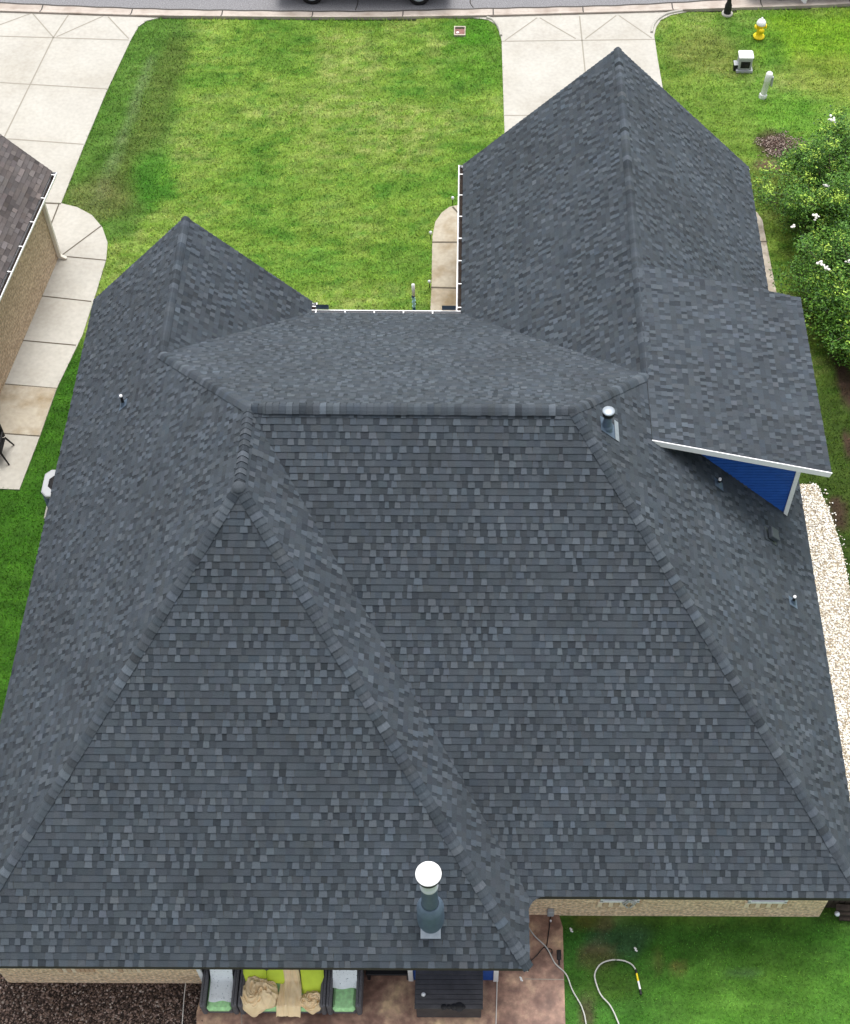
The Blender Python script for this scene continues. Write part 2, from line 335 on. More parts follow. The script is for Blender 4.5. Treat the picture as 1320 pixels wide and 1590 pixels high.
# ---- lawn colour, anchored on the ground
def blob(x, y, u, v, rx, ry, n=.5):
    c = G(u, v); d = np.sqrt(((x-c.x)/rx)**2+((y-c.y)/ry)**2)+n*(fbm(x*1.3, y*1.3, 91)-.5)*2
    return np.clip(1.25-d, 0, 1)
def lin(r, g_, b): return np.array([((c/255+.055)/1.055)**2.4 for c in (r, g_, b)])
def seg_d(x, y, A, B):
    ax, ay, bx, by = A.x, A.y, B.x, B.y; t = np.clip(((x-ax)*(bx-ax)+(y-ay)*(by-ay))/((bx-ax)**2+(by-ay)**2), 0, 1)
    return np.hypot(x-ax-t*(bx-ax), y-ay-t*(by-ay))
def lawn_color(x, y):
    def mixc(c, col, m): return c*(1-m[..., None])+col*m[..., None]
    n1 = fbm(x*.45, y*.6, 3, 4); n2 = fbm(x*2.2, y*4.2, 5, 3); n3 = fbm(x*6, y*10, 9, 2)
    bright = lin(134,170,64); pale = lin(176,186,106); green = lin(92,146,46); n4 = fbm(x*3.4, y*8.5, 12, 2)
    c = np.broadcast_to(bright, x.shape+(3,)).copy()
    c = mixc(c, green, np.clip((n2-.50)*2.6+(n4-.5)*2.8, 0, .85)); c = mixc(c, pale, np.clip((.56-n1)*2.4, 0, .6)*np.clip((n3-.30)*2.8+(n4-.5)*1.6, 0, 1))
    c = mixc(c, green, np.clip((n1-.60)*4, 0, .45))
    A, B = G(233,35), G(150,330)
    dd = seg_d(x, y, A, B); nn = (fbm(x*.8, y*.8, 21)-.5)*1.2
    s = np.clip((1.75-dd+nn)/.6, 0, 1)
    c = mixc(c, lin(86,132,46), s*.85)
    B2, A2 = G(275,75), G(190,300); s2 = np.clip((.75-seg_d(x, y, A2, B2)+nn*.4)/.5, 0, 1); c = mixc(c, lin(104,122,52), s2*.6)
    s3 = np.clip((.28-seg_d(x, y, G(235,90), G(150,320))+nn*.25)/.25, 0, 1); c = mixc(c, lin(130,150,100), s3*.5)
    for u, v, rx, ry, col, k in ((236,280,.7,1.4,(70,138,32),.7),(730,50,1.5,.9,(72,140,22),.8),(750,90,1.6,1.4,(84,148,30),.6),(150,310,1.2,1.2,(120,125,70),.6),
            (1205,65,2.4,2.0,(92,148,42),.7),(1150,170,2.6,1.6,(104,160,52),.5),(1100,85,1.3,1.3,(150,150,80),.55),(1080,200,2.2,3,(132,156,62),.5),(1290,60,2.2,1.8,(140,185,30),.6),(1290,120,1.8,1.2,(150,165,70),.6),(1240,175,1.6,1.3,(104,162,44),.5),
            (1208,226,.62,.62,(92,72,62),1.6),(1195,258,.5,.3,(118,92,78),1.4),(1175,300,1.5,1.2,(95,115,38),.7)):
        c = mixc(c, lin(*col), np.clip(blob(x, y, u, v, rx, ry)*1.6, 0, 1)*min(k, 1))
    # side and back yard grass kinds; right-strip and back-wall shade painted into colour
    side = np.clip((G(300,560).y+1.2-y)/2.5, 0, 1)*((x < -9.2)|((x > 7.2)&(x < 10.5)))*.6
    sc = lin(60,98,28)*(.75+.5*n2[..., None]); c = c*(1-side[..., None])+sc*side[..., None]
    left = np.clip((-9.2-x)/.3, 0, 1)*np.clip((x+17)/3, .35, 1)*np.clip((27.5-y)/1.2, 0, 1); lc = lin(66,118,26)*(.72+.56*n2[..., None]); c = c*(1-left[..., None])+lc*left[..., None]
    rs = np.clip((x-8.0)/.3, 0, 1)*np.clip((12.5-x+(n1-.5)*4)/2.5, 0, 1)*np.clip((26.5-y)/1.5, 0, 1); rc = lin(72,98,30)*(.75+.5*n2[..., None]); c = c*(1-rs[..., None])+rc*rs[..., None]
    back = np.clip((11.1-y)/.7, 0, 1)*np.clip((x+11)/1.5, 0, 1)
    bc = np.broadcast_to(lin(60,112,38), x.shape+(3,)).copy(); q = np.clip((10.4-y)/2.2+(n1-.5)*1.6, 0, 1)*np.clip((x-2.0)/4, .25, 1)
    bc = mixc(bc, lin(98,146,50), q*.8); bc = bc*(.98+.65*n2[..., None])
    for u, v, rx, ry, col in ((965,1455,.6,.45,(78,122,78)),(930,1490,.35,.3,(130,120,85)),(1022,1490,.16,.3,(110,130,60)),(1050,1503,.22,.12,(125,125,65)),(915,1427,.34,.16,(115,80,30)),(1155,1510,.4,.10,(105,150,80)),(950,1530,.8,.5,(80,120,40)),(938,1432,.2,.2,(110,90,75)),(912,1580,.2,.5,(90,80,60))):
        bc = mixc(bc, lin(*col), np.clip(blob(x, y, u, v, rx, ry, .6)*1.4, 0, .85))
    c = mixc(c, bc, back)
    # bare soil by the shrubs
    for u, v, rx, ry in ((1316,600,.25,.8),(1318,690,.15,.5),(1303,800,.25,.5),(1316,540,.5,.9),(1290,470,.8,1.4),(1310,390,1.3,1.8)):
        c = mixc(c, lin(88,68,54)*.8, np.clip(blob(x, y, u, v, rx, ry, .5)*1.8, 0, .95))
    st2 = fbm(x*4.5, y*13, 61, 3); st3 = fbm(x*1.6+y*.3, y*6, 62, 3); c = c*(1+(st2[..., None]-.5)*.75)*(1+(st3[..., None]-.5)*.7); c = c*(1+np.array([.25, 0, .5])*(np.clip(st3-.5, -.3, .3)*1.4)[..., None])
    return np.clip(c*.80, 0, 1)
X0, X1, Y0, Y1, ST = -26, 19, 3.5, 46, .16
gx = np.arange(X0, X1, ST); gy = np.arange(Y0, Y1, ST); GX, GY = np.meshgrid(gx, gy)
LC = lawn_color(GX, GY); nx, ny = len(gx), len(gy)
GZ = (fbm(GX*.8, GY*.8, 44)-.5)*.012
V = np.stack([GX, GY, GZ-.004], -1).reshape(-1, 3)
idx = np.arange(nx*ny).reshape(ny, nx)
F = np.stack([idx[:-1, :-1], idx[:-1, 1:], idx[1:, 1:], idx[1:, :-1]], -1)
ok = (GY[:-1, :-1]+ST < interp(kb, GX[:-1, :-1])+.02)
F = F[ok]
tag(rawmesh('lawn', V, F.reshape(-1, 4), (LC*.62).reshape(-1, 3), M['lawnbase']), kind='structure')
# ---- grass blades (one mass nobody could count)
NB = 640000
bx = rng.uniform(-20, 14, NB); by = rng.uniform(4.5, 43.5, NB)
keep = by < interp(kb, bx)-.03
for poly in (DRN, SWN, DRH, [(730,316),(712,318),(698,321),(686,330),(676,344),(671.5,368),(670,446),(667.5,500),(667,540),(735,540)], [(1165,322),(1176,330),(1184,342),(1190,375),(1205,450),(1218,505),(1150,505)]):
    keep &= ~inpoly(bx, by, [(p.x, p.y) for p in GP(poly, .03)])
for poly in ([(p.x, p.y) for p in PATW], GRV, MUL, [(-9.35,9.1),(.7,9.1),(.7,10.6),(7.25,10.6),(7.25,31),(.1,31),(.1,25.2),(-4.6,25.2),(-4.6,25.7),(-9.35,25.7)]):
    keep &= ~inpoly(bx, by, poly)
bx, by = bx[keep], by[keep]
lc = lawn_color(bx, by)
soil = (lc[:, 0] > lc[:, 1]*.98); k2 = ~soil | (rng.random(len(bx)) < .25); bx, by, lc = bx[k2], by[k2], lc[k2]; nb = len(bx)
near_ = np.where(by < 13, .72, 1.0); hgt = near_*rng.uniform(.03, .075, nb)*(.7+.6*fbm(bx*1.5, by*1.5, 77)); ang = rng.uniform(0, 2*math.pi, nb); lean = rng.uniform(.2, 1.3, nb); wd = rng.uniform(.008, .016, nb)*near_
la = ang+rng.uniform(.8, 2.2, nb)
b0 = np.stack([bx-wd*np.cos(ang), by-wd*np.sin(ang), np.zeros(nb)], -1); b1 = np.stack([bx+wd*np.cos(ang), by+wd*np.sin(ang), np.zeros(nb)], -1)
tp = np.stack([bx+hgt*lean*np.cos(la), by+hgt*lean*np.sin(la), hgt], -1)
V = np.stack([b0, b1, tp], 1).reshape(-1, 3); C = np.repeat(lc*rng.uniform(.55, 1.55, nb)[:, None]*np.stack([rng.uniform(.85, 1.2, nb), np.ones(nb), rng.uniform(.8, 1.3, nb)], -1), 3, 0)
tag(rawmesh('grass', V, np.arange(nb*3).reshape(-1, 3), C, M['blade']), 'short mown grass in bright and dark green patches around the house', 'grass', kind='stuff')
def scatter(name, poly, n, smin, smax, colf, mt, label, cat, z=.012, flat=.6, jit=.09):
    xs_, ys_ = [p[0] for p in poly], [p[1] for p in poly]
    x = rng.uniform(min(xs_), max(xs_), n*3); y = rng.uniform(min(ys_), max(ys_), n*3); k = inpoly(x, y, poly); x, y = x[k][:n], y[k][:n]; n = len(x); x = x+rng.normal(0, jit, n)*(rng.random(n) < .3); y = y+rng.normal(0, jit, n)*(rng.random(n) < .3)
    s = rng.uniform(smin, smax, n); a = rng.uniform(0, 6.28, n); asp = rng.uniform(.5, 1, n)
    base = np.array([[1,0,0],[0,1,0],[-1,0,0],[0,-1,0],[0,0,1],[.7,.7,.5],[-.7,.7,.45],[-.7,-.7,.5],[.7,-.7,.4]], float)
    F0 = np.array([[0,5,8],[1,6,5],[2,7,6],[3,8,7],[4,8,5],[4,5,6],[4,6,7],[4,7,8],[0,1,5],[1,2,6],[2,3,7],[3,0,8]])
    P = np.repeat(base[None], n, 0)+rng.uniform(-.18, .18, (n, 9, 3)); P[:, :, 1] *= asp[:, None]; P *= s[:, None, None]; P[:, :, 2] *= flat
    tl = rng.uniform(-.5, .5, n); P[:, :, 2] += P[:, :, 0]*tl[:, None]*flat
    ca, sa = np.cos(a)[:, None], np.sin(a)[:, None]; X = P[:, :, 0]*ca-P[:, :, 1]*sa+x[:, None]; Y = P[:, :, 0]*sa+P[:, :, 1]*ca+y[:, None]
    Z = P[:, :, 2]+z+rng.uniform(0, smax*.5, n)[:, None]
    V = np.stack([X, Y, Z], -1).reshape(-1, 3); F = (F0[None]+np.arange(n)[:, None, None]*9).reshape(-1, 3)
    return tag(rawmesh(name, V, F, np.repeat(colf(n), 9, 0), mt), label, cat, kind='stuff')
def gcol(n):
    pal = np.array([[.90,.89,.84],[.82,.78,.68],[.90,.89,.86],[.62,.54,.42],[.38,.33,.28],[.76,.70,.58]]); return pal[rng.choice(6, n, p=[.28,.16,.24,.12,.06,.14])]*rng.uniform(.85, 1.1, n)[:, None]
scatter('gravel', GRV, 30000, .013, .030, gcol, M['pebble'], 'pale cream and tan gravel strip along the right side of the house', 'gravel')
def mcol(n):
    pal = np.array([[.14,.094,.072],[.24,.17,.14],[.055,.037,.03],[.36,.30,.26],[.09,.06,.05]]); return pal[rng.choice(5, n, p=[.28,.22,.24,.06,.2])]*rng.uniform(.7, 1.3, n)[:, None]
scatter('mulch', MUL, 17000, .012, .034, mcol, M['pebble'], 'dark brown bark mulch in the bed at the back wall', 'mulch', z=.014, flat=.5)
bc_ = G(1208, 226); bare = [(bc_.x+.75*(1+.3*math.sin(3*t+1)+.18*math.sin(7*t))*math.cos(t), bc_.y+.55*(1+.3*math.sin(2*t)+.2*math.sin(5*t+2))*math.sin(t)) for t in np.linspace(0, 6.2, 40)]
scatter('dead_leaves', bare, 700, .012, .032, lambda n: np.array([[.22,.16,.13],[.10,.07,.06],[.36,.29,.25]])[rng.choice(3, n)]*rng.uniform(.7, 1.2, n)[:, None], M['pebble'], 'brown patch of dead leaves and bare soil in the right front lawn', 'dead leaves', z=.01, flat=.4)
# ================================================================== HOUSE
E_ = 2.6
xl, xr, xw, xg, xlw = -9.793, 7.681, 1.137, -.31, -4.168
ybe, yw, yf, yg, ylg = 10.202, 8.799, 25.631, 31.368, 26.038
xc, RZ, xb, ym, yP = -4.328, 8.215, 1.946, 17.796, 15.91
zg, xgc, zl, xlc, yl1, yr1 = 6.512, 3.685, 5.490, -6.98, 21.67, 20.27
MS = 1.0276; MR = .9792; MB_ = (RZ-E_)/(ym-ybe); MW = (RZ-E_)/(yP-yw); MF = (RZ-E_)/(yf-ym)
MS = (RZ-E_)/(xc-xl); MR = (RZ-E_)/(xr-xb); zg = E_+MR*(xgc-xg); zl = E_+MS*(xlc-xl); yl1 = yf-(zl-E_)/MF; yr1 = yf-(zg-E_)/MF
house = thing('house', (0, 20, 0), 'large tan brick house under a steep dark blue-grey shingle roof, filling the middle', 'house')
HC = np.array([.0405,.0505,.0615])
def tab_color(kind, base=HC):
    v = {'m': random.gauss(1.0, .075), 'l': random.gauss(1.30, .13), 'd': random.gauss(.77, .08)}[kind]
    t = random.gauss(0, .022); w_ = random.gauss(0, .012)
    return (base[0]*v*(1+t), base[1]*v*(1+w_), base[2]*v*(1-t))
def clip(poly, a, b):
    out = []
    for i in range(len(poly)):
        p, q = poly[i], poly[(i+1) % len(poly)]
        sp = (b[0]-a[0])*(p[1]-a[1])-(b[1]-a[1])*(p[0]-a[0]); sq = (b[0]-a[0])*(q[1]-a[1])-(b[1]-a[1])*(q[0]-a[0])
        if sp >= -1e-9: out.append(p)
        if (sp > 1e-9 and sq < -1e-9) or (sp < -1e-9 and sq > 1e-9):
            t = sp/(sp-sq); out.append((p[0]+t*(q[0]-p[0]), p[1]+t*(q[1]-p[1])))
    return out
def shingle_faces(sb, pieces, o, up, m_, base=HC, seed=1, expo=.134, simple=False):
    """pieces: convex plan polygons on one plane; o: eave point (x, y, z); up: plan up-slope direction; m_: pitch"""
    random.seed(seed)
    up = Vector((up[0], up[1], 0)).normalized(); al = Vector((up.y, -up.x, 0)); k = math.sqrt(1+m_*m_)
    O = Vector(o); nrm = (Vector((0, 0, 1))-up*m_).normalized()
    loc = []
    for P in pieces:
        Q = [((Vector((p[0], p[1], 0))-Vector((O.x, O.y, 0))).dot(al), (Vector((p[0], p[1], 0))-Vector((O.x, O.y, 0))).dot(up)*k) for p in P]
        ar = sum(Q[i][0]*Q[(i+1) % len(Q)][1]-Q[(i+1) % len(Q)][0]*Q[i][1] for i in range(len(Q)))
        if ar < 0: Q.reverse()
        loc.append(Q)
    amin = min(q[0] for Q in loc for q in Q); amax = max(q[0] for Q in loc for q in Q); vmax = max(q[1] for Q in loc for q in Q); vmin = min(q[1] for Q in loc for q in Q)
    def W(a, v, h): return O+al*a+up*(v/k)+Vector((0, 0, v/k*m_))+nrm*h
    row = math.floor(vmin/expo)
    while row*expo < vmax:
        v0, v1 = row*expo, (row+1)*expo; a = amin-random.uniform(0, .3); last = 'm'
        while a < amax:
            if last == 'm': kind = random.choices('ldm', (2.8, 3.3, 6))[0]
            elif last == 'l': kind = random.choices('dm', (5, 3))[0]
            else: kind = random.choices('lm', (5, 3))[0]
            if simple: kind = random.choices('mld', (5, 2, 2))[0]
            wd_ = {'m': random.uniform(.09, .21), 'l': random.uniform(.09, .17), 'd': random.uniform(.06, .15)}[kind]
            if simple: wd_ = random.uniform(.14, .30)
            col = tab_color(kind, base); hb = {'m': .0145, 'l': .0195, 'd': .008}[kind]; tp_ = .012 if kind == 'l' else (-.01 if kind == 'd' else 0)
            quad = [(a, v0), (a+wd_, v0), (a+wd_-tp_, v1+.004), (a+tp_, v1+.004)]; last = kind; a += wd_
            for Q in loc:
                if quad[1][0] < min(q[0] for q in Q) or quad[0][0] > max(q[0] for q in Q): continue
                pl = quad
                for i in range(len(Q)):
                    pl = clip(pl, Q[i], Q[(i+1) % len(Q)])
                    if len(pl) < 3: break
                if len(pl) < 3: continue
                hh = lambda v: hb+(v0-v)/expo*(hb-.001)
                sb.poly([W(p[0], p[1], hh(p[1])) for p in pl], col)
                for i in range(len(pl)):
                    p, q = pl[i], pl[(i+1) % len(pl)]
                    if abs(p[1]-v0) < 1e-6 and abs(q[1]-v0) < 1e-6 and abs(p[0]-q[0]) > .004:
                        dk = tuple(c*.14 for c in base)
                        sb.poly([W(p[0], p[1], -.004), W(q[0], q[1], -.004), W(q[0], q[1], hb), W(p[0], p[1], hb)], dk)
        row += 1
def zl_(x): return E_+MS*(x-xl)
A = (xc, ym); B = (xb, ym); Pp = (xc, yP)
FACES = [
 ([[A, B, (xr, ybe), (xw, ybe)]], (xw, ybe, E_), (0, 1), MB_),
 ([[(xl, yw), (xw, yw), Pp]], (xl, yw, E_), (0, 1), MW),
 ([[(xw, yw), (xw, ybe), A, Pp]], (xw, yw, E_), (-1, 0), MS),
 ([[(xl, yl1), (xl, ylg), (xlc, ylg), (xlc, yl1)], [(xl, yw), (xl, yl1), (xlc, yl1), A, Pp]], (xl, yw, E_), (1, 0), MS),
 ([[A, (xlc, yl1), (xlw, yf), (xg, yf), (xgc, yr1), B]], (xg, yf, E_), (0, -1), MF),
 ([[(xlc, yl1), (xlc, ylg), (xlw, ylg), (xlw, yf)]], (xlw, yf, E_), (-1, 0), MS),
 ([[(xg, yf), (xg, yg), (xgc, yg), (xgc, yr1)]], (xg, yf, E_), (1, 0), MR),
 ([[(xgc, yr1), (xr, yr1), (xr, yg), (xgc, yg)], [(xr, ybe), (xr, yr1), (xgc, yr1), B]], (xr, ybe, E_), (-1, 0), MR),
]
xd, zd, yd0, yd1 = 7.586, 5.446, 18.399, 23.50; MD = (zg-zd)/(xd-xgc)
sb = MB()
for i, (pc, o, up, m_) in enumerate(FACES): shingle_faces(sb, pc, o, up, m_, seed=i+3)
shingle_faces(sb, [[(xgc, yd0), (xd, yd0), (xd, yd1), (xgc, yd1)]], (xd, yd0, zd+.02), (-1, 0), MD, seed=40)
# rounded inner corner between wing eave and back eave
random.seed(2); cx_, cy_ = xw+.34, ybe-.34; prev = None
fan = [(xw, ybe, E_)]+[(cx_-.34*math.cos(t), cy_+.34*math.sin(t), E_-.01) for t in np.linspace(0, math.pi/2, 7)]
for i in range(1, 7): sb.poly([fan[0], fan[i+1], fan[i]], tab_color('m'))
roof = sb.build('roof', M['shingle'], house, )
# deck and fascia under the shingles
db = MB()
def pz(o, up, m_, p): return o[2]+m_*((p[0]-o[0])*up[0]+(p[1]-o[1])*up[1])
for pc, o, up, m_ in FACES:
    for P in pc:
        t = [(p[0], p[1], pz(o, up, m_, p)-.004) for p in P]; b = [(x, y, z-.14) for x, y, z in t]; db.poly(t); db.poly(b)
        for i in range(len(P)):
            j = (i+1) % len(P); db.poly([t[i], t[j], b[j], b[i]])
db.build('roof_deck', M['soffit'], house)
def bar(mb, a, b, w_, h, up_=Vector((0, 0, 1)), out=0., dz=0.):
    a, b = Vector(a), Vector(b); d = (b-a).normalized(); s = d.cross(up_).normalized(); u = s.cross(d).normalized()
    a = a+s*out+u*dz; b = b+s*out+u*dz
    r = lambda p: [p-s*w_/2-u*h/2, p+s*w_/2-u*h/2, p+s*w_/2+u*h/2, p-s*w_/2+u*h/2]
    ra, rb = r(a), r(b); mb.grid([ra, rb], sm=False, closed=True); mb.poly(ra); mb.poly(rb)
fb = MB()
for a, b in (((xl,yw),(xw,yw)), ((xw,yw),(xw,ybe)), ((xw,ybe),(xr,ybe)), ((xr,ybe),(xr,yg)), ((xl,yw),(xl,ylg)), ((xlw,yf),(xg,yf)), ((xg,yf),(xg,yg)), ((xlw,yf),(xlw,ylg))):
    a3 = Vector((*a, E_-.10)); b3 = Vector((*b, E_-.10)); ctr = Vector((-.9, 18, E_-.1)); d = (b3-a3).normalized(); n = Vector((-d.y, d.x, 0)); mid = (a3+b3)/2
    inw = {(xlw, yf): Vector((0, -1, 0)), (xg, yf): Vector((1, 0, 0))}.get(a, None)
    if inw is None: inw = n if (ctr-mid).dot(n) > 0 else -n
    if a == (xlw, yf) and b == (xlw, ylg): inw = Vector((-1, 0, 0))
    bar(fb, a3+inw*.03, b3+inw*.03, .02, .16)
for (xa, za), (xb_, zb_), y in (((xl, E_), (xlc, zl), ylg), ((xlc, zl), (xlw, E_), ylg), ((xg, E_), (xgc, zg), yg), ((xgc, zg), (xr, E_), yg)):
    bar(fb, (xa, y-.03, za-.13), (xb_, y-.03, zb_-.13), .02, .15)
fb.build('fascia', M['white'], house)
# ---- ridge and hip caps
def caps(a, b, n1, n2, w_=.125, expo=.135, base=HC, lift=0., lipc=.04, hb0=.030, seed=0, parent=house, name='ridge_cap', mtl='shingle'):
    random.seed(seed+100); a, b = Vector(a), Vector(b); L = (b-a).length; d = (b-a)/L
    n1, n2 = Vector(n1).normalized(), Vector(n2).normalized()
    s1 = n1.cross(d); s2 = n2.cross(d)
    if s1.dot(n2) > 0: s1 = -s1
    if s2.dot(n1) > 0: s2 = -s2
    up_ = (n1+n2).normalized(); mb = MB(); k = 0
    while k*expo < L:
        t0, t1 = k*expo, min((k+1)*expo+.01, L+.02); kind = random.choices('mld', (9, 2.6, 1.2))[0]; col = tuple(c*{'m': 1.03, 'l': 1.1, 'd': 1}[kind] for c in tab_color(kind, base)); j = random.uniform(-.006, .006)
        hb = hb0+lift+(.005 if kind == 'l' else 0)
        def sec(t, h): 
            c = a+d*t; return [c+s1*(w_+j)+n1*(h-.006), c+s1*w_*.5+n1*h, c+s1*.025+up_*(h+.004), c+s2*.025+up_*(h+.004), c+s2*w_*.5+n2*h, c+s2*(w_+j)+n2*(h-.006)]
        lo, hi = sec(t0, hb+.006), sec(t1, .021+lift); mb.grid([lo, hi], col, False)
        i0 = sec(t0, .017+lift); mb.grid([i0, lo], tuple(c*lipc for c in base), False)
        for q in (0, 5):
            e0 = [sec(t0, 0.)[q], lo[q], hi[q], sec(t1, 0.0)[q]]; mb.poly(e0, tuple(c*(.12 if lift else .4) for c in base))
        k += 1
    return mb.build(name, M[mtl], parent)
nB = Vector((0, -MB_, 1)); nW = Vector((0, -MW, 1)); nR_ = Vector((MR, 0, 1)); nL = Vector((-MS, 0, 1)); nWR = Vector((MS, 0, 1)); nF = Vector((0, MF, 1)); nGL = Vector((-MR, 0, 1)); nD = Vector((MD, 0, 1))
caps((xr, ybe, E_), (xb, ym, RZ), nB, nR_, seed=1)
caps((xl, yw, E_), (xc, yP, RZ), nW, nL, seed=2)
caps((xw, yw, E_), (xc, yP, RZ), nW, nWR, seed=3)
caps((xc, yP, RZ), (xc, ym, RZ), nL, nWR, seed=4, lipc=.8, hb0=.028)
caps((xlc, yl1, zl), (xc, ym, RZ), nL, nF, seed=5)
caps((xgc, yr1, zg), (xb, ym, RZ), nR_, nF, seed=6)
caps((xlc, ylg, zl), (xlc, yl1+.1, zl), nL, nWR, seed=7, expo=.15)
caps((xgc, yg, zg), (xgc, yd1, zg), nGL, nR_, seed=8, expo=.15)
caps((xgc, yd1, zg), (xgc, yr1+.05, zg), nGL, nD, seed=9, expo=.15)
caps((xb+.02, ym, RZ), (xc, ym, RZ), nB, nF, seed=10, expo=.13)
rv = caps((xb-.35, ym, RZ), (xc+.3, ym, RZ), nB, nF, w_=.14, lift=.03, seed=11, expo=.13, name='ridge_vent')
cb = MB(); cb.lathe((xc, yP-.02, RZ-.06), [(.14,.02),(.11,.07),(.06,.09),(.0,.097)], 8, tab_color('m')); cb.build('apex_cap', M['shingle'], house)
# ---- walls
def wall_ring(pts, z0, z1, name, mt, parent, closed=True):
    mb = MB(); n = len(pts); d0 = 0
    for i in range(n if closed else n-1):
        a, b = Vector((*pts[i], 0)), Vector((*pts[(i+1) % n], 0)); L = (b-a).length
        mb.poly([(a.x, a.y, z0), (b.x, b.y, z0), (b.x, b.y, z1), (a.x, a.y, z1)], uvs=[(d0, z0), (d0+L, z0), (d0+L, z1), (d0, z1)]); d0 += L
    return mb.build(name, mt, parent)
wb = G(1272, 1423.5); wyb = wb.y; wxr = wb.x; ww = G(300, 1527.5); wyw = ww.y; wlx = G(13, 1527).x
xpo = ony(310, 1515, wyw).x; wy2 = G(770, 1520.5).y; wcr = ony(770, 1514, wy2).x
wall_ring([(wcr, wyb), (wxr, wyb), (wxr, yg-.4), (xg+.42, yg-.4), (xg+.42, yf-.42), (xlw-.42, yf-.42), (xlw-.42, ylg-.4), (wlx, ylg-.4), (wlx, wyw), (xpo, wyw), (xpo, wyw+2.2), (wcr-.02, wyw+2.2)], -.05, E_-.02, 'wall', M['brick'], house)
for xa, xm, xb2, y, zm in ((xl+.4, xlc, xlw-.42, ylg-.4, zl-.42), (xg+.42, xgc, xr-.42, yg-.4, zg-.42)):
    gb = MB(); gb.poly([(xa, y, E_-.02), (xb2, y, E_-.02), (xm, y, zm)]); gb.build('gable', M['white'], house)
# garage doors and front door, out of the photo's sight
gd = MB(); gd.box(.6, 5.4, yg-.43, yg-.38, .03, 2.2, bev=.01)
for k in range(1, 4): gd.box(.62, 5.38, yg-.375, yg-.37, k*.54, k*.54+.02)
gd.build('garage_door', M['white'], house)
fd = MB(); fd.box(-2.9, -1.9, yf-.45, yf-.38, .1, 2.2, bev=.01); fd.box(-2.75, -2.05, yf-.375, yf-.37, 1.2, 2.0); fd.build('door', M['blue'], house)
# back windows with soldier sills
def window(u0, u1, v, open_w=False):
    a, b = ony(u0, v, wyb), ony(u1, v, wyb); zb = a.z; x0, x1 = a.x, b.x
    fr = MB()
    for bx_ in ((x0, x0+.06, zb, 2.45), (x1-.06, x1, zb, 2.45), (x0, x1, zb-.05, zb+.05), (x0, x1, 2.40, 2.46), (x0, x1, (zb+2.4)/2-.02, (zb+2.4)/2+.03)): fr.box(bx_[0], bx_[1], wyb-.05, wyb+.04, bx_[2], bx_[3], bev=.004)
    w_ = fr.build('window', M['white'], house); gl = MB(); gl.box(x0+.05, x1-.05, wyb-.012, wyb-.008, zb, 2.42); p = gl.build('pane', M['glass'], w_); p.location = (0, 0, 0)
    sl_ = MB(); n = int((x1-x0+.1)/.105)
    for k in range(n):
        x = x0-.05+k*(x1-x0+.1)/n; c = ((.85,.70,.50), (.58,.42,.27))[k % 2]
        sl_.box(x+.006, x+(x1-x0+.1)/n-.006, wyb-.045, wyb+.03, zb-.30, zb-.055, c, bev=.006)
    s_ = sl_.build('sill', M['pebble'], w_); s_.location = (0, 0, 0)
random.seed(5)
window(932, 993, 1396.5); window(1161, 1222, 1398)
for u0, u1 in ((92, 148), (165, 220)):
    a, b = ony(u0, 1506, wyw), ony(u1, 1506, wyw); sl_ = MB(); n = int((b.x-a.x)/.085)
    for k in range(n):
        x = a.x+k*(b.x-a.x)/n; sl_.box(x+.006, x+(b.x-a.x)/n-.006, wyw-.045, wyw+.03, a.z-.02, a.z+.22, random.choice(((.75,.58,.40), (.85,.70,.52), (.62,.42,.28))), bev=.006)
    s_ = sl_.build('sill', M['pebble'], house)
# ring of hose hung by the window, meter box, side trim
c = ony(977, 1403, wyb-.06); hb_ = MB(); hb_.tube([c+Vector((.13*math.cos(t), -.02*math.sin(3*t), .16*math.sin(t))) for t in np.linspace(0, 2*math.pi, 25)], .016, 6)
hb_.tube([c+Vector((.10*math.cos(t), -.03-.02*math.sin(3*t), .13*math.sin(t))) for t in np.linspace(0, 2*math.pi, 25)], .014, 6)
tag(hb_.build('hose_coil', M['hose']), 'small coil of pale hose hanging on the brick wall below the left back window', 'hose')
c = ony(855, 1413, wyb); ob = MB(); ob.box(c.x-.07, c.x+.07, c.y-.10, c.y-.002, c.z-.12, c.z+.12, bev=.012); ob.build('socket_box', M['greybox'], house)
# blue siding panel with white trims at the wing's back
def siding(mb, x0, x1, z0, z1, y, lap=.105, tri=None):
    k = 0; z = z0
    while z < z1:
        zt = min(z+lap, z1)
        def xr_(zz): return tri(zz) if tri else (x0, x1)
        (a0, a1), (b0, b1) = xr_(z), xr_(zt)
        if a1 > a0 or b1 > b0: zm_ = zt-.022; (m0, m1) = xr_(zm_); mb.poly([(a0, y-.03, z), (a1, y-.03, z), (m1, y-.024, zm_), (m0, y-.024, zm_)]); mb.poly([(m0, y-.024, zm_), (m1, y-.024, zm_), (m1, y, zm_), (m0, y, zm_)]); mb.poly([(m0, y, zm_), (m1, y, zm_), (b1, y, zt), (b0, y, zt)]); mb.poly([(a0, y, z), (a1, y, z), (a1, y-.03, z), (a0, y-.03, z)])
        z += lap
p0, p1 = ony(638, 1514, wy2).x, wcr
sd_ = MB(); siding(sd_, p0, p1, 0, E_-.05, wy2); sd_.build('siding', M['blue'], house)
wr = MB()
for i in range(24):
    z = i*.105; wr.poly([(wcr+.02, wy2, z), (wcr+.02, wyb, z), (wcr+.005, wyb, z+.105), (wcr+.005, wy2, z+.105)])
wr.build('siding', M['blue'], house)
for x in (p0, p1):
    tb = MB(); tb.box(x-.05, x+.05, wy2-.06, wy2-.03, -.02, E_-.03, bev=.004); tb.box(x+.024, x+.05, wy2-.03, wy2+.07, -.02, E_-.03); tb.build('corner_trim', M['white'], house)
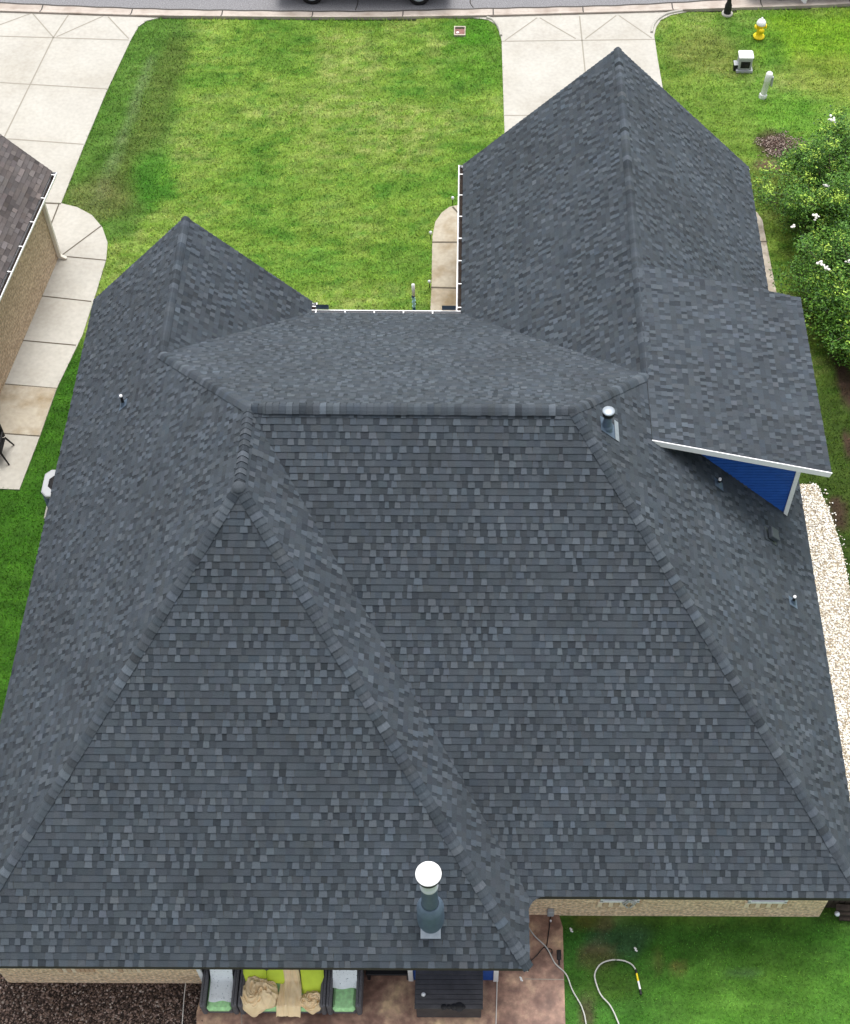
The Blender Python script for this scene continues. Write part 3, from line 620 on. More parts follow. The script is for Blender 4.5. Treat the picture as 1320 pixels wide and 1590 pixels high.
tb = MB(); tb.box(xpo, xpo+.08, wyw-.03, wyw+.02, -.02, E_-.03, bev=.004); tb.build('corner_trim', M['white'], house)
pw = MB(); pw.box(xpo, p0, wyw+2.1, wyw+2.15, 0, E_); pw.build('porch_wall', M['blue'], house)
pd_ = MB(); pd_.box(p0-1.1, p0-.2, wyw+2.05, wyw+2.09, .05, 2.1, bev=.005); pd_.build('door', M['glass'], house)
# ---- dormer
dz_ = 0.02
yD = yd0+.38
cb_ = onpl(1222, 795, Vector((xr, ybe, E_)), nR_); ct_ = ony(1241, 737, yD)
xD = ct_.x; yD = (cb_.y if abs(cb_.y-yD) < .4 else yD)-.07; xD += .05
def zmain(x): return E_+MR*(xr-x)
def zdorm(x): return zd+MD*(xd-x)-.10
dr = MB(); P = [(xgc, yd0), (xd, yd0), (xd, yd1), (xgc, yd1)]
t = [(p[0], p[1], zd+MD*(xd-p[0])+.016) for p in P]; b = [(x, y, z-.10) for x, y, z in t]; dr.poly(t); dr.poly(b)
for i in range(4): dr.poly([t[i], t[(i+1) % 4], b[(i+1) % 4], b[i]])
dr.build('dormer_deck', M['soffit'], house)
x_start = xgc+.1
sd_ = MB(); siding(sd_, 0, 0, zmain(xD)-.02, zdorm(xgc), yD, lap=.10, tri=lambda z: (min(xD, max(xgc, xr-(z-E_)/MR)), max(min(xD, xd-(z+.10-zd)/MD), min(xD, xr-(z-E_)/MR))))
for i in range(40):
    z = 2.9+i*.1
    sd_.poly([(xD, yD, max(z, zmain(xD)-.05)), (xD, yd1-.3, max(z, zmain(xD)-.05)), (xD, yd1-.3, min(z+.1, zdorm(xD))), (xD, yD, min(z+.1, zdorm(xD)))]) if z < zdorm(xD) and z+.1 > zmain(xD) else None
sd_.build('dormer_siding', M['blue'], house)
fb = MB(); bar(fb, (xgc-.02, yd0-.012, zg-.05), (xd, yd0-.012, zd-.05), .022, .15); bar(fb, (xd-.012, yd0, zd-.07), (xd-.012, yd1, zd-.07), .02, .14)
bar(fb, (xgc-.02, yd1-.03, zg-.12), (xd, yd1-.03, zd-.12), .022, .15); fb.build('dormer_fascia', M['white'], house)
tb = MB(); tb.box(xD-.07, xD+.03, yD-.055, yD-.024, zmain(xD)-.05, zdorm(xD)-.01); tb.box(xD+.004, xD+.034, yD-.024, yD+.08, zmain(xD)-.05, zdorm(xD)-.01); tb.build('corner_trim', M['white'], house)
dl = MB(); dl.box(xD+.06, xD+.13, yD+.0, yD+.10, zdorm(xD)-.22, zdorm(xD)-.03, bev=.01); dl.build('eave_light', M['greybox'], house)
# ---- gutters
def gutter(a, b, out, parent, name='gutter', hang=.9, mt='white', wdt=.115, inner=None, z=E_-.03):
    a, b, out = Vector((*a, z)), Vector((*b, z)), Vector((*out, 0)); g_ = MB()
    pr = [(.0, .0), (.0, -.11), (wdt*.75, -.12), (wdt, -.03), (wdt, .01), (wdt+.022, .012), (wdt+.022, -.03), (wdt*.8, -.13), (-.005, -.125), (-.005, .0)]
    g_.grid([[p+out*o_+Vector((0, 0, h)) for o_, h in pr] for p in (a, b)], sm=False, closed=True)
    for p in (a, b): g_.poly([p+out*o_+Vector((0, 0, h)) for o_, h in pr[:5]])
    o = g_.build(name, M[mt], parent)
    inn = MB(); inn.poly([a+out*.003+Vector((0,0,-.085)), b+out*.003+Vector((0,0,-.085)), b+out*(wdt-.008)+Vector((0,0,-.085)), a+out*(wdt-.008)+Vector((0,0,-.085))])  # dark sheet along the floor of the trough
    i_ = inn.build('gutter_floor', M['soil'], o); i_.location = (0, 0, 0)
    L = (b-a).length; d = (b-a)/L; k = .12
    h_ = MB(); h_.poly([d*s_*.016+out*o_+Vector((0, 0, .018)) for s_, o_ in ((-1, -.02), (1, -.02), (1, wdt+.02), (-1, wdt+.02))]); first = None
    while k < min(L, 14):
        if first is None: i_ = first = h_.build('gutter_hanger', M['pvc'], o)
        else: i_ = first.copy(); COL.objects.link(i_); i_.parent = o
        i_.location = a+d*k; k += hang
    return o
gutter((xlw+.0, yf+.0), (xg-.0, yf+.0), (0, 1), house, hang=.75)
gutter((xg, yf+.13), (xg, yg), (-1, 0), house, hang=.85)
gutter((xlw, yf+.13), (xlw, ylg-.02), (1, 0), house, hang=.17)
for x0, x1 in ((xlw+.12, xlw+.45), (xg-.5, xg-.14)):
    sg = MB(); sg.poly([(x0, yf+.15, E_-.01), (x1, yf+.15, E_-.01), (x1, yf+.17, E_+.13), (x0, yf+.17, E_+.13)])
    sg.poly([(x0, yf+.17, E_+.13), (x1, yf+.17, E_+.13), (x1, yf+.18, E_-.01), (x0, yf+.18, E_-.01)])
    sg.build('splash_guard', M['bluegrey'], house)
# ---- roof vents
def pipe_vent(u, v, pt, n, h=.34, lean=None):
    p = onpl(u, v, Vector(pt), Vector(n)); n = Vector(n).normalized(); dn = Vector((n.x, n.y, 0)).normalized()*1.0; dn = (dn-n*dn.dot(n)).normalized(); sd2 = n.cross(dn)
    fl = MB(); q = [p+dn*a+sd2*b+n*.02 for a, b in ((.13,-.11),(.13,.11),(-.16,.11),(-.16,-.11))]; fl.poly(q)
    fl.lathe(p-Vector((0, 0, .05)), [(.085,0),(.05,.12),(.038,.17)], 12)
    f_ = fl.build('pipe_vent', M['bluegrey'], house)
    pv = MB(); pv.lathe(p, [(.032,0),(.032,h-.06)], 12); x = pv.build('pipe', M['black'], f_); x.location = (0, 0, 0)
    pv = MB(); pv.lathe(p, [(.033,h-.04),(.033,h),(.024,h),(.026,h-.05),(0,h-.05)], 12); x = pv.build('pipe_rim', M['pvc'], f_); x.location = (0, 0, 0)
pipe_vent(192, 629, (xl, yw, E_), nL); pipe_vent(1116, 753, (xr, ybe, E_), nR_, .22); pipe_vent(1231, 936, (xr, ybe, E_), nR_, .26)
# box vent
p = onpl(1196, 833, Vector((xr, ybe, E_)), nR_); n = nR_.normalized(); dn = Vector((n.z, 0, -n.x)); mt4 = Matrix.Translation(p) @ Matrix(((0, dn.x, n.x, 0), (-1, 0, 0, 0), (0, dn.z, n.z, 0), (0, 0, 0, 1)))
vb = MB(); vb.box(-.14, .14, -.15, .12, .05, .16, bev=.012, mtx=mt4); vb.box(-.17, .17, -.22, .18, .012, .022, mtx=mt4); bv = vb.build('box_vent', mat('dark_grey_vent_paint', (.06,.072,.085), .5), house)
vb = MB(); vb.box(-.12, .12, .121, .125, .055, .14, mtx=mt4); x = vb.build('vent_opening', M['black'], bv); x.location = (0, 0, 0)
# short capped exhaust
p = onpl(942, 664, Vector((xr, ybe, E_)), nR_)
eb = MB(); eb.lathe(p, [(.13,-.1),(.10,.10),(.075,.28),(.075,.42)], 18); eb.lathe(p, [(.125,.03),(.13,.06),(.10,.1)], 18)
q = [p+dn*a+Vector((0,1,0))*b+n*.02 for a, b in ((.22,-.18),(.22,.18),(-.2,.18),(-.2,-.18))]; eb.poly(q); ev = eb.build('exhaust_vent', M['bluegrey'], house)
x = MB(); x.lathe(p, [(.08,.38),(.115,.40),(.12,.50)], 18); x = x.build('vent_cap', M['black'], ev); x.location = (0,0,0)
x = MB(); x.lathe(p, [(.12,.50),(.125,.505),(.125,.515),(.11,.53),(0,.535)], 18); x = x.build('vent_lid', M['galv'], ev); x.location = (0,0,0)
p2 = onpl(956, 668, Vector((xr, ybe, E_)), nR_); x = MB(); x.poly([p2+dn*a+Vector((0,1,0))*b+n*.03 for a, b in ((.06,-.28),(.06,.22),(-.06,.22),(-.06,-.28))]); x = x.build('vent_flashing', M['galv'], ev); x.location = (0,0,0)
# flue
p = onpl(669, 1424, Vector((xl, yw, E_)), nW); n = nW.normalized(); dn = Vector((0, -n.z, n.y*-1)); dn = Vector((0, -1, 0)); dn = (dn-n*dn.dot(n)).normalized()
eb = MB(); eb.lathe(p-Vector((0,0,.2)), [(.26,.0),(.26,.35),(.245,.62),(.165,.9),(.15,.92)], 26); eb.lathe(p, [(.255,.52),(.215,.68),(.165,.74)], 26)
fl_ = eb.build('flue', M['bluegrey'], house)
def fpart(prof, nm, mt_, seg=26):
    x = MB(); x.lathe(p, prof, seg); x = x.build(nm, M[mt_], fl_); x.location = (0,0,0)
fpart([(.155,.6),(.15,1.6)], 'flue_pipe', 'bluegrey'); fpart([(.163,1.56),(.166,1.60),(.145,1.61),(.145,2.0)], 'flue_collar', 'palemetal'); fpart([(.14,1.97),(.215,2.0),(.225,2.12)], 'cap_skirt', 'black')
fpart([(.225,2.12),(.232,2.125),(.232,2.145),(.21,2.155),(0,2.16)], 'flue_cap', 'pvc', 32)
x = MB(); q = [p+dn*a+Vector((1,0,0))*b+n*.03 for a, b in ((.40,-.19),(.40,.19),(-.1,.19),(-.1,-.19))]; x.poly(q); x = x.build('flue_flashing', M['galv'], fl_); x.location = (0,0,0)
# ================================================================== NEIGHBOUR HOUSE
cN = G(92, 400); dN = (G(2, 611)-cN); dN.z = 0; dN.normalize(); oN = Vector((-dN.y, dN.x, 0))
if oN.x < 0: oN = -oN      # outward (towards our house)
eA = G(81, 266, 2.6); eB = eA+dN*26
NRM = dN                    # gable plane normal
pr_ = onpl(0, 208, eA, NRM); run = (eA-pr_).dot(oN); mN = (pr_.z-2.6)/run
half = 6.0
nh = thing('neighbour_house', (cN.x-4, cN.y-6, 0), 'tan brick house with brown-grey shingles cut off by the left edge', 'house')
BN = np.array([.092,.079,.077])
def toW(a, b): return (eA+dN*a-oN*b)
sb = MB(); ridge = [toW(0, half), toW(26, half)]
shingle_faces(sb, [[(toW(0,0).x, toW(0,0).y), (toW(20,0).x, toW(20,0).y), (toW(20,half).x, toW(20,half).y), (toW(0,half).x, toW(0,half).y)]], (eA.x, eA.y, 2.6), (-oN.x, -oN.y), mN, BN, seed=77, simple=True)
far = toW(0, 2*half)
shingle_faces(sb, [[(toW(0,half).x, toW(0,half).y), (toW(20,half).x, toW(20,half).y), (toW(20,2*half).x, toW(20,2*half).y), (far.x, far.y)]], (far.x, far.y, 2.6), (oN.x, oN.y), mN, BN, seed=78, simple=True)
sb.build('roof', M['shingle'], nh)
db = MB()
for s0, s1 in ((0, half), (2*half, half)):
    q = [toW(0, s0), toW(20, s0), toW(20, s1), toW(0, s1)]; zz = [2.59, 2.59, 2.59+mN*half, 2.59+mN*half]
    t = [(a.x, a.y, z) for a, z in zip(q, zz)]; b = [(x, y, z-.13) for x, y, z in t]; db.poly(t); db.poly(b)
    for i in range(4): db.poly([t[i], t[(i+1) % 4], b[(i+1) % 4], b[i]])
db.build('roof_deck', M['soffit'], nh)
dep = (eA-cN).dot(oN); c2 = cN-oN*(2*half-2*dep)
wall_ring([(cN.x, cN.y), ((cN+dN*19).x, (cN+dN*19).y), ((c2+dN*19).x, (c2+dN*19).y), (c2.x, c2.y)], -.05, 2.58, 'wall', M['brick_n'], nh)
gb = MB(); gb.poly([(cN.x, cN.y, 2.55), (c2.x, c2.y, 2.55), ((cN+c2)/2).to_tuple()[:2]+(2.5+mN*(half-.4),)]); gb.build('gable', M['trim'], nh)
gutter((eA.x, eA.y), (eB.x, eB.y), (oN.x, oN.y), nh, hang=.95)
q = cN+oN*.06+dN*.06; tw = toW(.9, -.05); sp = MB()
bar(sp, q+Vector((0,0,.12)), q+Vector((0,0,2.25)), .08, .10, up_=oN); bar(sp, q+Vector((0,0,2.2)), Vector((q.x, q.y, 2.2))+oN*(dep-.02)+Vector((0,0,.25)), .08, .1); bar(sp, q+Vector((0,0,.14)), q+oN*.18+Vector((0,0,.05)), .09, .09)
sp.build('downspout', M['trim'], nh)
# ================================================================== STREET SIDE THINGS
def hydrant(u, v):
    c = G(u, v); r = thing('fire_hydrant', c, 'yellow fire hydrant with white bonnet on the grass near the kerb', 'fire hydrant')
    b = MB(); b.lathe(c, [(0,.0),(.17,.0),(.19,.03),(.19,.07),(.12,.09),(.105,.13),(.105,.48),(.13,.50),(.13,.53)], 20); b.build('barrel', M['yellow'], r)
    for sx in (-1, 1):
        k = MB(); k.lathe(c+Vector((0,0,.42)), [(.06,.08),(.06,.15),(.08,.155),(.08,.19),(.03,.20),(0,.22)], 12, ax=(sx, .15*sx, 0)); k.build('side_outlet', M['yellow'], r)
    k = MB(); k.lathe(c+Vector((0,0,.36)), [(.075,.08),(.075,.15),(.095,.155),(.095,.2),(.03,.21),(0,.23)], 12, ax=(.1,-1,0)); k.build('pumper_outlet', M['yellow'], r)
    k = MB(); k.lathe(c, [(.155,.52),(.16,.55),(.15,.60),(.11,.66),(.05,.70),(.03,.71),(.03,.76),(0,.765)], 20); k.build('bonnet', M['pvc'], r)
hydrant(1178, 58)
c = G(1155, 111); r = thing('utility_cabinet', c, 'short pale grey utility cabinet with open front beside the hydrant', 'utility box')
b = MB(); b.box(c.x-.27, c.x+.27, c.y-.10, c.y+.34, 0, .10, bev=.01); b.build('plinth', M['greybox'], r)
b = MB(); b.box(c.x-.22, c.x+.22, c.y-.06, c.y+.30, .10, .52, bev=.02); b.build('body', M['greybox'], r)
b = MB(); b.box(c.x-.24, c.x+.24, c.y-.08, c.y+.32, .521, .60, bev=.025); b.build('lid', M['pvc'], r)
b = MB(); b.box(c.x-.15, c.x+.15, c.y-.066, c.y-.061, .17, .42); b.box(c.x-.05, c.x+.07, c.y-.10, c.y-.067, .2, .34, bev=.01); b.build('front_opening', M['iron'], r)
c = G(1143, 110); r2 = MB(); r2.box(c.x-.09, c.x+.12, c.y-.02, c.y+.2, 0, .22, bev=.015); r2 = tag(r2.build('meter_box', M['iron']), 'small black meter box tucked against the left of the pale utility cabinet', 'meter box')
b = MB(); b.box(c.x-.10, c.x+.14, c.y-.03, c.y+.22, .222, .25, bev=.008); b.build('lid', M['greybox'], r2)
# leaning marker pedestal
c = G(1184, 151); top = ony(1196, 113, c.y+.0); ax = (G(1196, 112, .95)-c); r = thing('cable_pedestal', c, 'tall white leaning cable pedestal standing in the right front lawn', 'utility post')
a = ax.normalized(); L = ax.length
b = MB(); b.lathe(c, [(.095,0),(.095,L*.60),(.108,L*.61),(.108,L*.93),(.085,L*.98),(0,L*1.0)], 18, ax=a); b.build('post', M['pvc'], r)
b = MB(); b.lathe(c, [(.13,-.02),(.13,.12),(.10,.15)], 6, ax=a, sm=False); b.build('foot', M['pvc'], r)
b = MB(); q = c+a*L*.70+Vector((.12,-.02,0)); b.box(q.x-.015, q.x+.045, q.y-.05, q.y+.05, q.z-.22, q.z+.14, bev=.012); b.build('access_cover', M['greybox'], r)
# lamp post
c = G(1129, 22); r = thing('street_lamp', c, 'slim black street lamp post on a small pale footing at the kerb', 'street lamp')
b = MB(); b.lathe(c, [(.19,0),(.19,.06),(0,.07)], 14); b.build('footing', M['concrete'], r)
b = MB(); b.lathe(c, [(.13,.06),(.12,.35),(.08,.45),(.06,.9),(.05,4.0)], 14); b.build('post', M['iron'], r)
b = MB(); b.lathe(c, [(.05,4.0),(.14,4.05),(.20,4.45),(.24,4.5),(.08,4.75),(0,4.85)], 10, sm=False); b.build('lantern', M['iron'], r)
# valve box in the lawn
c = G(714, 50); r = thing('valve_box', c, 'square red-brown meter lid in a grey frame set in the front lawn', 'meter box')
b = MB(); w2, d2 = .19, .24
for q in ((-w2,w2,-d2,-d2+.04),(-w2,w2,d2-.04,d2),(-w2,-w2+.03,-d2+.04,d2-.04),(w2-.03,w2,-d2+.04,d2-.04)): b.box(c.x+q[0], c.x+q[1], c.y+q[2], c.y+q[3], -.02, .07)
b.build('frame', M['concrete_old'], r)
b = MB(); b.box(c.x-w2+.032, c.x+w2-.032, c.y-d2+.042, c.y+d2-.13, .02, .055); b.build('lid', M['redbox'], r)
b = MB(); b.box(c.x-w2+.032, c.x+w2-.032, c.y+d2-.12, c.y+d2-.042, .0, .02); b.build('opening', M['black'], r)
b = MB(); b.lathe(c+Vector((-.07,-.10,.056)), [(0,0),(.05,0),(.05,.012),(0,.015)], 12); b.build('cap', M['pvc'], r)
# ---- pickup trucks on the street (only their tyres reach into the photo)
def pickup(cx, cyy, paint, label, wb_=3.66):
    r = thing('pickup_truck', (cx, cyy, 0), label, 'pickup truck', 'vehicles parked on the street')
    yA, yB = 0, 1.95; X0_, X1_ = -wb_/2-1.05, wb_/2+.95
    b = MB()
    # silhouette extruded across the width, with tumblehome in the cab
    def sect(pr, y0, y1, ins=0.):
        lo = [(cx+x, cyy+y0, z) for x, z in pr]; hi = [(cx+x, cyy+y1, z) for x, z in pr]; b.grid([lo, hi], sm=False, closed=True); b.poly(lo); b.poly(hi)
    def arch(xc_): return [(xc_+.48*math.cos(t), .38+.48*math.sin(t)) for t in np.linspace(math.pi, 0, 9)]
    low = [(X0_, .55)]+[(x, z) for x, z in arch(-wb_/2) if z > .5]+[(x, z) for x, z in arch(wb_/2) if z > .5]+[(X1_, .5), (X1_+.05, .85), (X1_, 1.10), (wb_/2-.55, 1.18), (-.75, 1.22), (X0_, 1.22)]
    sect(low, 0, .12); sect(low, 1.83, 1.95)
    b.box(cx+X0_+.05, cx+X1_-.05, cyy+.12, cyy+1.83, .5, .7); b.box(cx+wb_/2-.6, cx+X1_-.02, cyy+.12, cyy+1.83, .7, 1.14, bev=.05); b.box(cx-.75, cx+wb_/2-.55, cyy+.12, cyy+1.83, .7, 1.20)
    b.box(cx+X0_, cx+X0_+.08, cyy+.12, cyy+1.83, .7, 1.22)
    b.build('body', paint, r)
    cbn = MB(); bot = [(-.75,0.06),(wb_/2-.55,.06),(wb_/2-.55,1.89),(-.75,1.89)]; tp2 = [(-.62,.22),(wb_/2-1.25,.22),(wb_/2-1.25,1.73),(-.62,1.73)]
    cbn.grid([[(cx+x, cyy+y, 1.21) for x, y in bot], [(cx+x, cyy+y, 1.80) for x, y in tp2]], sm=False, closed=True); cbn.build('cab_glass', M['glass'], r)
    b = MB(); b.grid([[(cx+x, cyy+y, 1.795) for x, y in tp2], [(cx+x*.97, cyy+.05+y*.95, 1.87) for x, y in tp2]], sm=False, closed=True); b.poly([(cx+x*.97, cyy+.05+y*.95, 1.87) for x, y in tp2]); b.build('cab_roof', paint, r)
    for x in (-wb_/2, wb_/2):
        for y in (.02, 1.70):
            wc = Vector((cx+x, cyy+y, .385)); t = MB(); t.lathe(wc, [(.23,0),(.35,0),(.382,.03),(.385,.06),(.385,.19),(.382,.21),(.35,.24),(.23,.24)], 32, ax=(0, 1, 0)); wh = t.build('wheel', M['rubber'], r)
            rm = MB(); rm.lathe(wc, [(0,.02),(.08,.01),(.10,.05),(.20,.03),(.235,.0),(.235,.22),(0,.22)], 20, ax=(0, 1, 0)); q = rm.build('rim', M['galv'], wh); q.location = (0,0,0)
    for y in (.1, 1.55):
        b = MB(); b.box(cx+X1_-.03, cx+X1_+.06, cyy+y, cyy+y+.3, .82, 1.0, bev=.02); b.build('headlight', M['pvc'], r)
    b = MB(); b.box(cx+X1_-.02, cx+X1_+.14, cyy+.04, cyy+1.91, .45, .66, bev=.03); b.build('bumper', M['galv'], r); b = MB(); b.box(cx+X0_-.14, cx+X0_+.02, cyy+.04, cyy+1.91, .45, .66, bev=.03); b.build('bumper', M['galv'], r)
w1, w2_ = G(485, 7), G(651, 4)
pickup((w1.x+w2_.x)/2, w1.y-.05, M['paint_truck'], 'pickup truck at the top edge with two black tyres above the front lawn', w2_.x-w1.x)
w3 = G(1213, 0.5)
pickup(w3.x+1.83, w3.y-.05, M['paint_silver'], 'vehicle at the top right edge with its black tyre behind the lamp post')
# white triangular board by the kerb
a = G(1251, 8.5); s = MB(); bh = Vector((0,0,1.0)); q = [a, a+Vector((.02,0,.75)), a+Vector((-.55,.25,.75)), a+Vector((-.35,.15,.3))]
s.grid([q, [p+Vector((.0,.035,0)) for p in q]], sm=False, closed=True); s.poly(q); s.poly([p+Vector((.0,.035,0)) for p in q]); tag(s.build('sign_board', M['pvc']), 'white pointed board standing at the kerb at the top right edge', 'sign board')
# ---- garden pole behind the front gutter, path lights
c = G(641.5, 441, 2.35); c0 = Vector((c.x, c.y, 0)); r = thing('garden_pole', c0, 'slender white garden pole with blue and green glass middle, in front of the gutter', 'garden ornament')
b = MB(); b.lathe(c0, [(.035,0),(.035,1.25),(0,1.25)], 10); b.build('pole', M['pvc'], r); b = MB(); b.lathe(c0, [(0,1.93),(.04,1.93),(.045,2.33),(0,2.35)], 10); b.build('pole_top', M['pvc'], r)
b = MB(); random.seed(4)
for k in range(9):
    z = 1.27+k*.073; b.lathe(c0+Vector((random.uniform(-.012,.012), random.uniform(-.012,.012), 0)), [(.0,z),(.045,z+.015),(.048,z+.04),(.0,z+.068)], 8, random.choice(((.02,.10,.16),(.03,.22,.14),(.35,.6,.6),(.02,.04,.10),(.6,.7,.75))))
b.build('glass_beads', M['leaf'], r)
proto = None
for (u, v), lb in (((703, 317), 'small pale path light at the rounded top end of the front walk'), ((669, 371), 'small pale path light beside the upper joint of the front walk'), ((667, 447), 'small pale path light beside the front walk nearest the gutter')):
    c = G(u, v)
    if proto is None:
        proto = thing('path_light', c, lb, 'path light', 'path lights along the front walk')
        b = MB(); b.lathe(c, [(.012,0),(.012,.22)], 8); b.build('stake', M['iron'], proto)
        b = MB(); b.lathe(c, [(.03,.20),(.045,.22),(.05,.27),(.02,.30),(0,.30)], 12); b.build('lamp_head', M['palemetal'], proto)
    else:
        o = copy_tree(proto); o.location = c; o['label'] = lb
# ---- air conditioner at the left wall
c = G(96, 750, .85); c0 = Vector((c.x-.05, c.y, 0)); r = thing('air_conditioner', c0, 'grey air conditioner with round black fan grille half hidden by the left eave', 'air conditioner')
def octo(k, z, cut=.14): return [(c0.x+a*k, c0.y+b*k, z) for a, b in ((-.42+cut,-.42),(.42-cut,-.42),(.42,-.42+cut),(.42,.42-cut),(.42-cut,.42),(-.42+cut,.42),(-.42,.42-cut),(-.42,-.42+cut))]
b = MB(); b.grid([octo(.96,.04), octo(.96,.76)], sm=False, closed=True)
b.build('casing', M['galv'], r)
b = MB()
for k in range(20): b.grid([octo(.985,.08+k*.034), octo(.985,.092+k*.034), octo(.95,.096+k*.034)], sm=False, closed=True)
b.build('louvres', M['bluegrey'], r)
b = MB(); ring = [(c0.x+.30*math.cos(t), c0.y+.30*math.sin(t), .86) for t in [(-math.pi/2-math.pi/8+k*math.pi/4) for k in range(8)]]
oc = octo(1.0, .84); b.grid([octo(1.0,.76), oc, [(x_*1.0, y_*1.0, .86) for x_, y_, _ in octo(.95,.86)]], sm=False, closed=True)
ringf = [[(c0.x+rr*math.cos(t), c0.y+rr*math.sin(t), zz) for t in [(-math.pi/2-math.pi/8+k*math.pi/4)+.0 for k in range(8)]] for rr, zz in ((.30,.862),)]
b.grid([octo(.95,.86)]+ringf, sm=False, closed=True); b.build('top_cover', M['greybox'], r)
b = MB(); b.lathe(c0, [(.31,.855),(.30,.80),(.08,.79),(.0,.79)], 24)
for k in range(7): b.lathe(c0, [(.05+.035*k,.868),(.058+.035*k,.874),(.066+.035*k,.868)], 24)
b.build('fan_grille', M['iron'], r)
b = MB(); b.box(c0.x-.5, c0.x+.5, c0.y-.5, c0.y+.5, -.02, .04); b.build('pad', M['concrete'], r)
# ---- black patio chair on the neighbour's walk
c = G(-3, 708); r = thing('patio_chair', c, 'black patio chair on the neighbour walk at the left edge', 'chair')
b = MB(); b.box(c.x-.28, c.x+.26, c.y-.28, c.y+.26, .40, .47, bev=.03); b.build('seat', M['black'], r)
b = MB(); b.box(c.x-.28, c.x+.26, c.y+.24, c.y+.32, .47, .98, bev=.035); b.build('backrest', M['black'], r)
for sx in (-.26, .24):
    b = MB(); b.tube([c+Vector((sx,-.26,.44)), c+Vector((sx+.02,-.26,.66)), c+Vector((sx,.28,.70))], .03, 8); b.build('armrest', M['black'], r)
    for sy in (-.25, .27):
        b = MB(); b.tube([c+Vector((sx,sy,.42)), c+Vector((sx+(.12 if sx > 0 else -.12),sy*1.25,0.03))], [.028,.02], 8); b.build('leg', M['black'], r)
# ================================================================== SHRUBS
def shrub(name, u, v, rx, ry, hz, nl, label, flowers, seed, z=0, dens=1.):
    rg = np.random.default_rng(seed); c = G(u, v); r = thing(name, c, label, 'shrub', 'flowering shrubs by the right side of the house')
    # stems
    sm = MB(); tips = []
    for k in range(64):
        a = rg.uniform(0, 6.28); q = math.sqrt(rg.uniform(.05, 1)); ht = hz*rg.uniform(.5, 1.18)*(1-.35*q*q)
        tip = c+Vector((rx*q*math.cos(a)*(1+.18*math.sin(3*a+seed)), ry*q*math.sin(a)*(1+.18*math.sin(3*a+seed)), ht)); mid = c+Vector((rx*q*.45*math.cos(a), ry*q*.45*math.sin(a), ht*.6)); tips.append(tip)
        sm.tube(smooth_path([c+Vector((.15*math.cos(a), .15*math.sin(a), 0)), mid, tip], 3), [.028,.024,.02,.016,.012,.009,.006], 5)
        for j in range(3):
            t2 = mid.lerp(tip, rg.uniform(.1, .9)); e2 = t2+Vector((rg.normal(0,.3), rg.normal(0,.3), rg.uniform(.05,.35))); sm.tube([t2, e2], [.010,.005], 4); tips.append(e2)
    sm.build('stem', M['bark'], r)
    T = np.array([t[:] for t in tips]); n = int(nl)
    ci = rg.choice(len(T), n); off = rg.normal(0, 1, (n, 3))*np.array([.15,.15,.12]); P = T[ci]+off
    # lower fill
    nf = int(n*.22); a = rg.uniform(0, 6.28, nf); q = np.sqrt(rg.uniform(0, 1, nf)); P2 = np.stack([c.x+rx*.92*q*np.cos(a), c.y+ry*.92*q*np.sin(a), hz*rg.uniform(.12, .75, nf)], -1)
    P = np.concatenate([P, P2]); n2 = len(P); P[:, 2] = np.maximum(P[:, 2], .05)
    tipcol = (rg.random(len(T)) < .38)
    pal = np.array([[.05,.14,.014],[.095,.215,.02],[.022,.065,.011],[.13,.26,.026],[.065,.17,.018]]); col = pal[rg.choice(5, n2, p=[.28,.26,.2,.1,.16])]*rg.uniform(.75, 1.3, n2)[:, None]
    top = np.zeros(n2, bool); top[:n] = tipcol[ci] & (off[:, 2] > .02) & (np.hypot(off[:,0], off[:,1]) < .2); col[top] = np.array([.36,.53,.07])*rg.uniform(.7, 1.15, top.sum())[:, None]
    ln = rg.uniform(.055, .11, n2); wdt = ln*rg.uniform(.38, .55, n2)
    d = rg.normal(0, 1, (n2, 3)); d[:, 2] = d[:, 2]*.5+.15; d /= np.linalg.norm(d, axis=1)[:, None]; s_ = np.cross(d, rg.normal(0, 1, (n2, 3))*np.array([.5,.5,1])+np.array([0,0,.8])); s_ /= np.linalg.norm(s_, axis=1)[:, None]+1e-9
    V = np.stack([P, P+d*ln[:, None]*.5+s_*wdt[:, None]*.5, P+d*ln[:, None], P+d*ln[:, None]*.5-s_*wdt[:, None]*.5], 1).reshape(-1, 3)
    rawmesh('foliage', V, np.arange(n2*4).reshape(-1, 4), np.repeat(col, 4, 0), M['leaf'], r)
    for (fu, fv, fs, fz) in flowers:
        p = G(fu, fv, fz); b = MB()
        for k in range(8):
            o = Vector((rg.normal(0, fs*.45), rg.normal(0, fs*.45), rg.normal(0, fs*.3))); b.lathe(p+o, [(0,-.02),(.035,-.005),(.042,.018),(.02,.022),(0,.01)], 5, ax=(rg.normal(0,.5), rg.normal(0,.5), 1))
        b.build('blossom', M['petal'], r)
    return r
shrub('rose_shrub', 1287, 352, 1.85, 2.5, 2.4, 42000, 'big leafy shrub with white blossoms and yellow-green tips nearest the front lawn', [(1291,188,.13,2.5),(1282,287,.08,2.2),(1266,337,.10,2.0),(1232,352,.05,1.5)], 11)
shrub('rose_shrub', 1294, 480, 1.5, 2.0, 2.2, 26000, 'middle leafy shrub with a cluster of white blossoms beside the shed dormer roof', [(1275,411,.11,2.0),(1285,418,.09,2.0),(1316,406,.08,2.0)], 12)
shrub('rose_shrub', 1330, 545, 1.1, 1.15, 1.7, 13000, 'lower dark shrub at the right edge below the other two flowering shrubs', [(1240,498,.0,.3)][:0], 13)
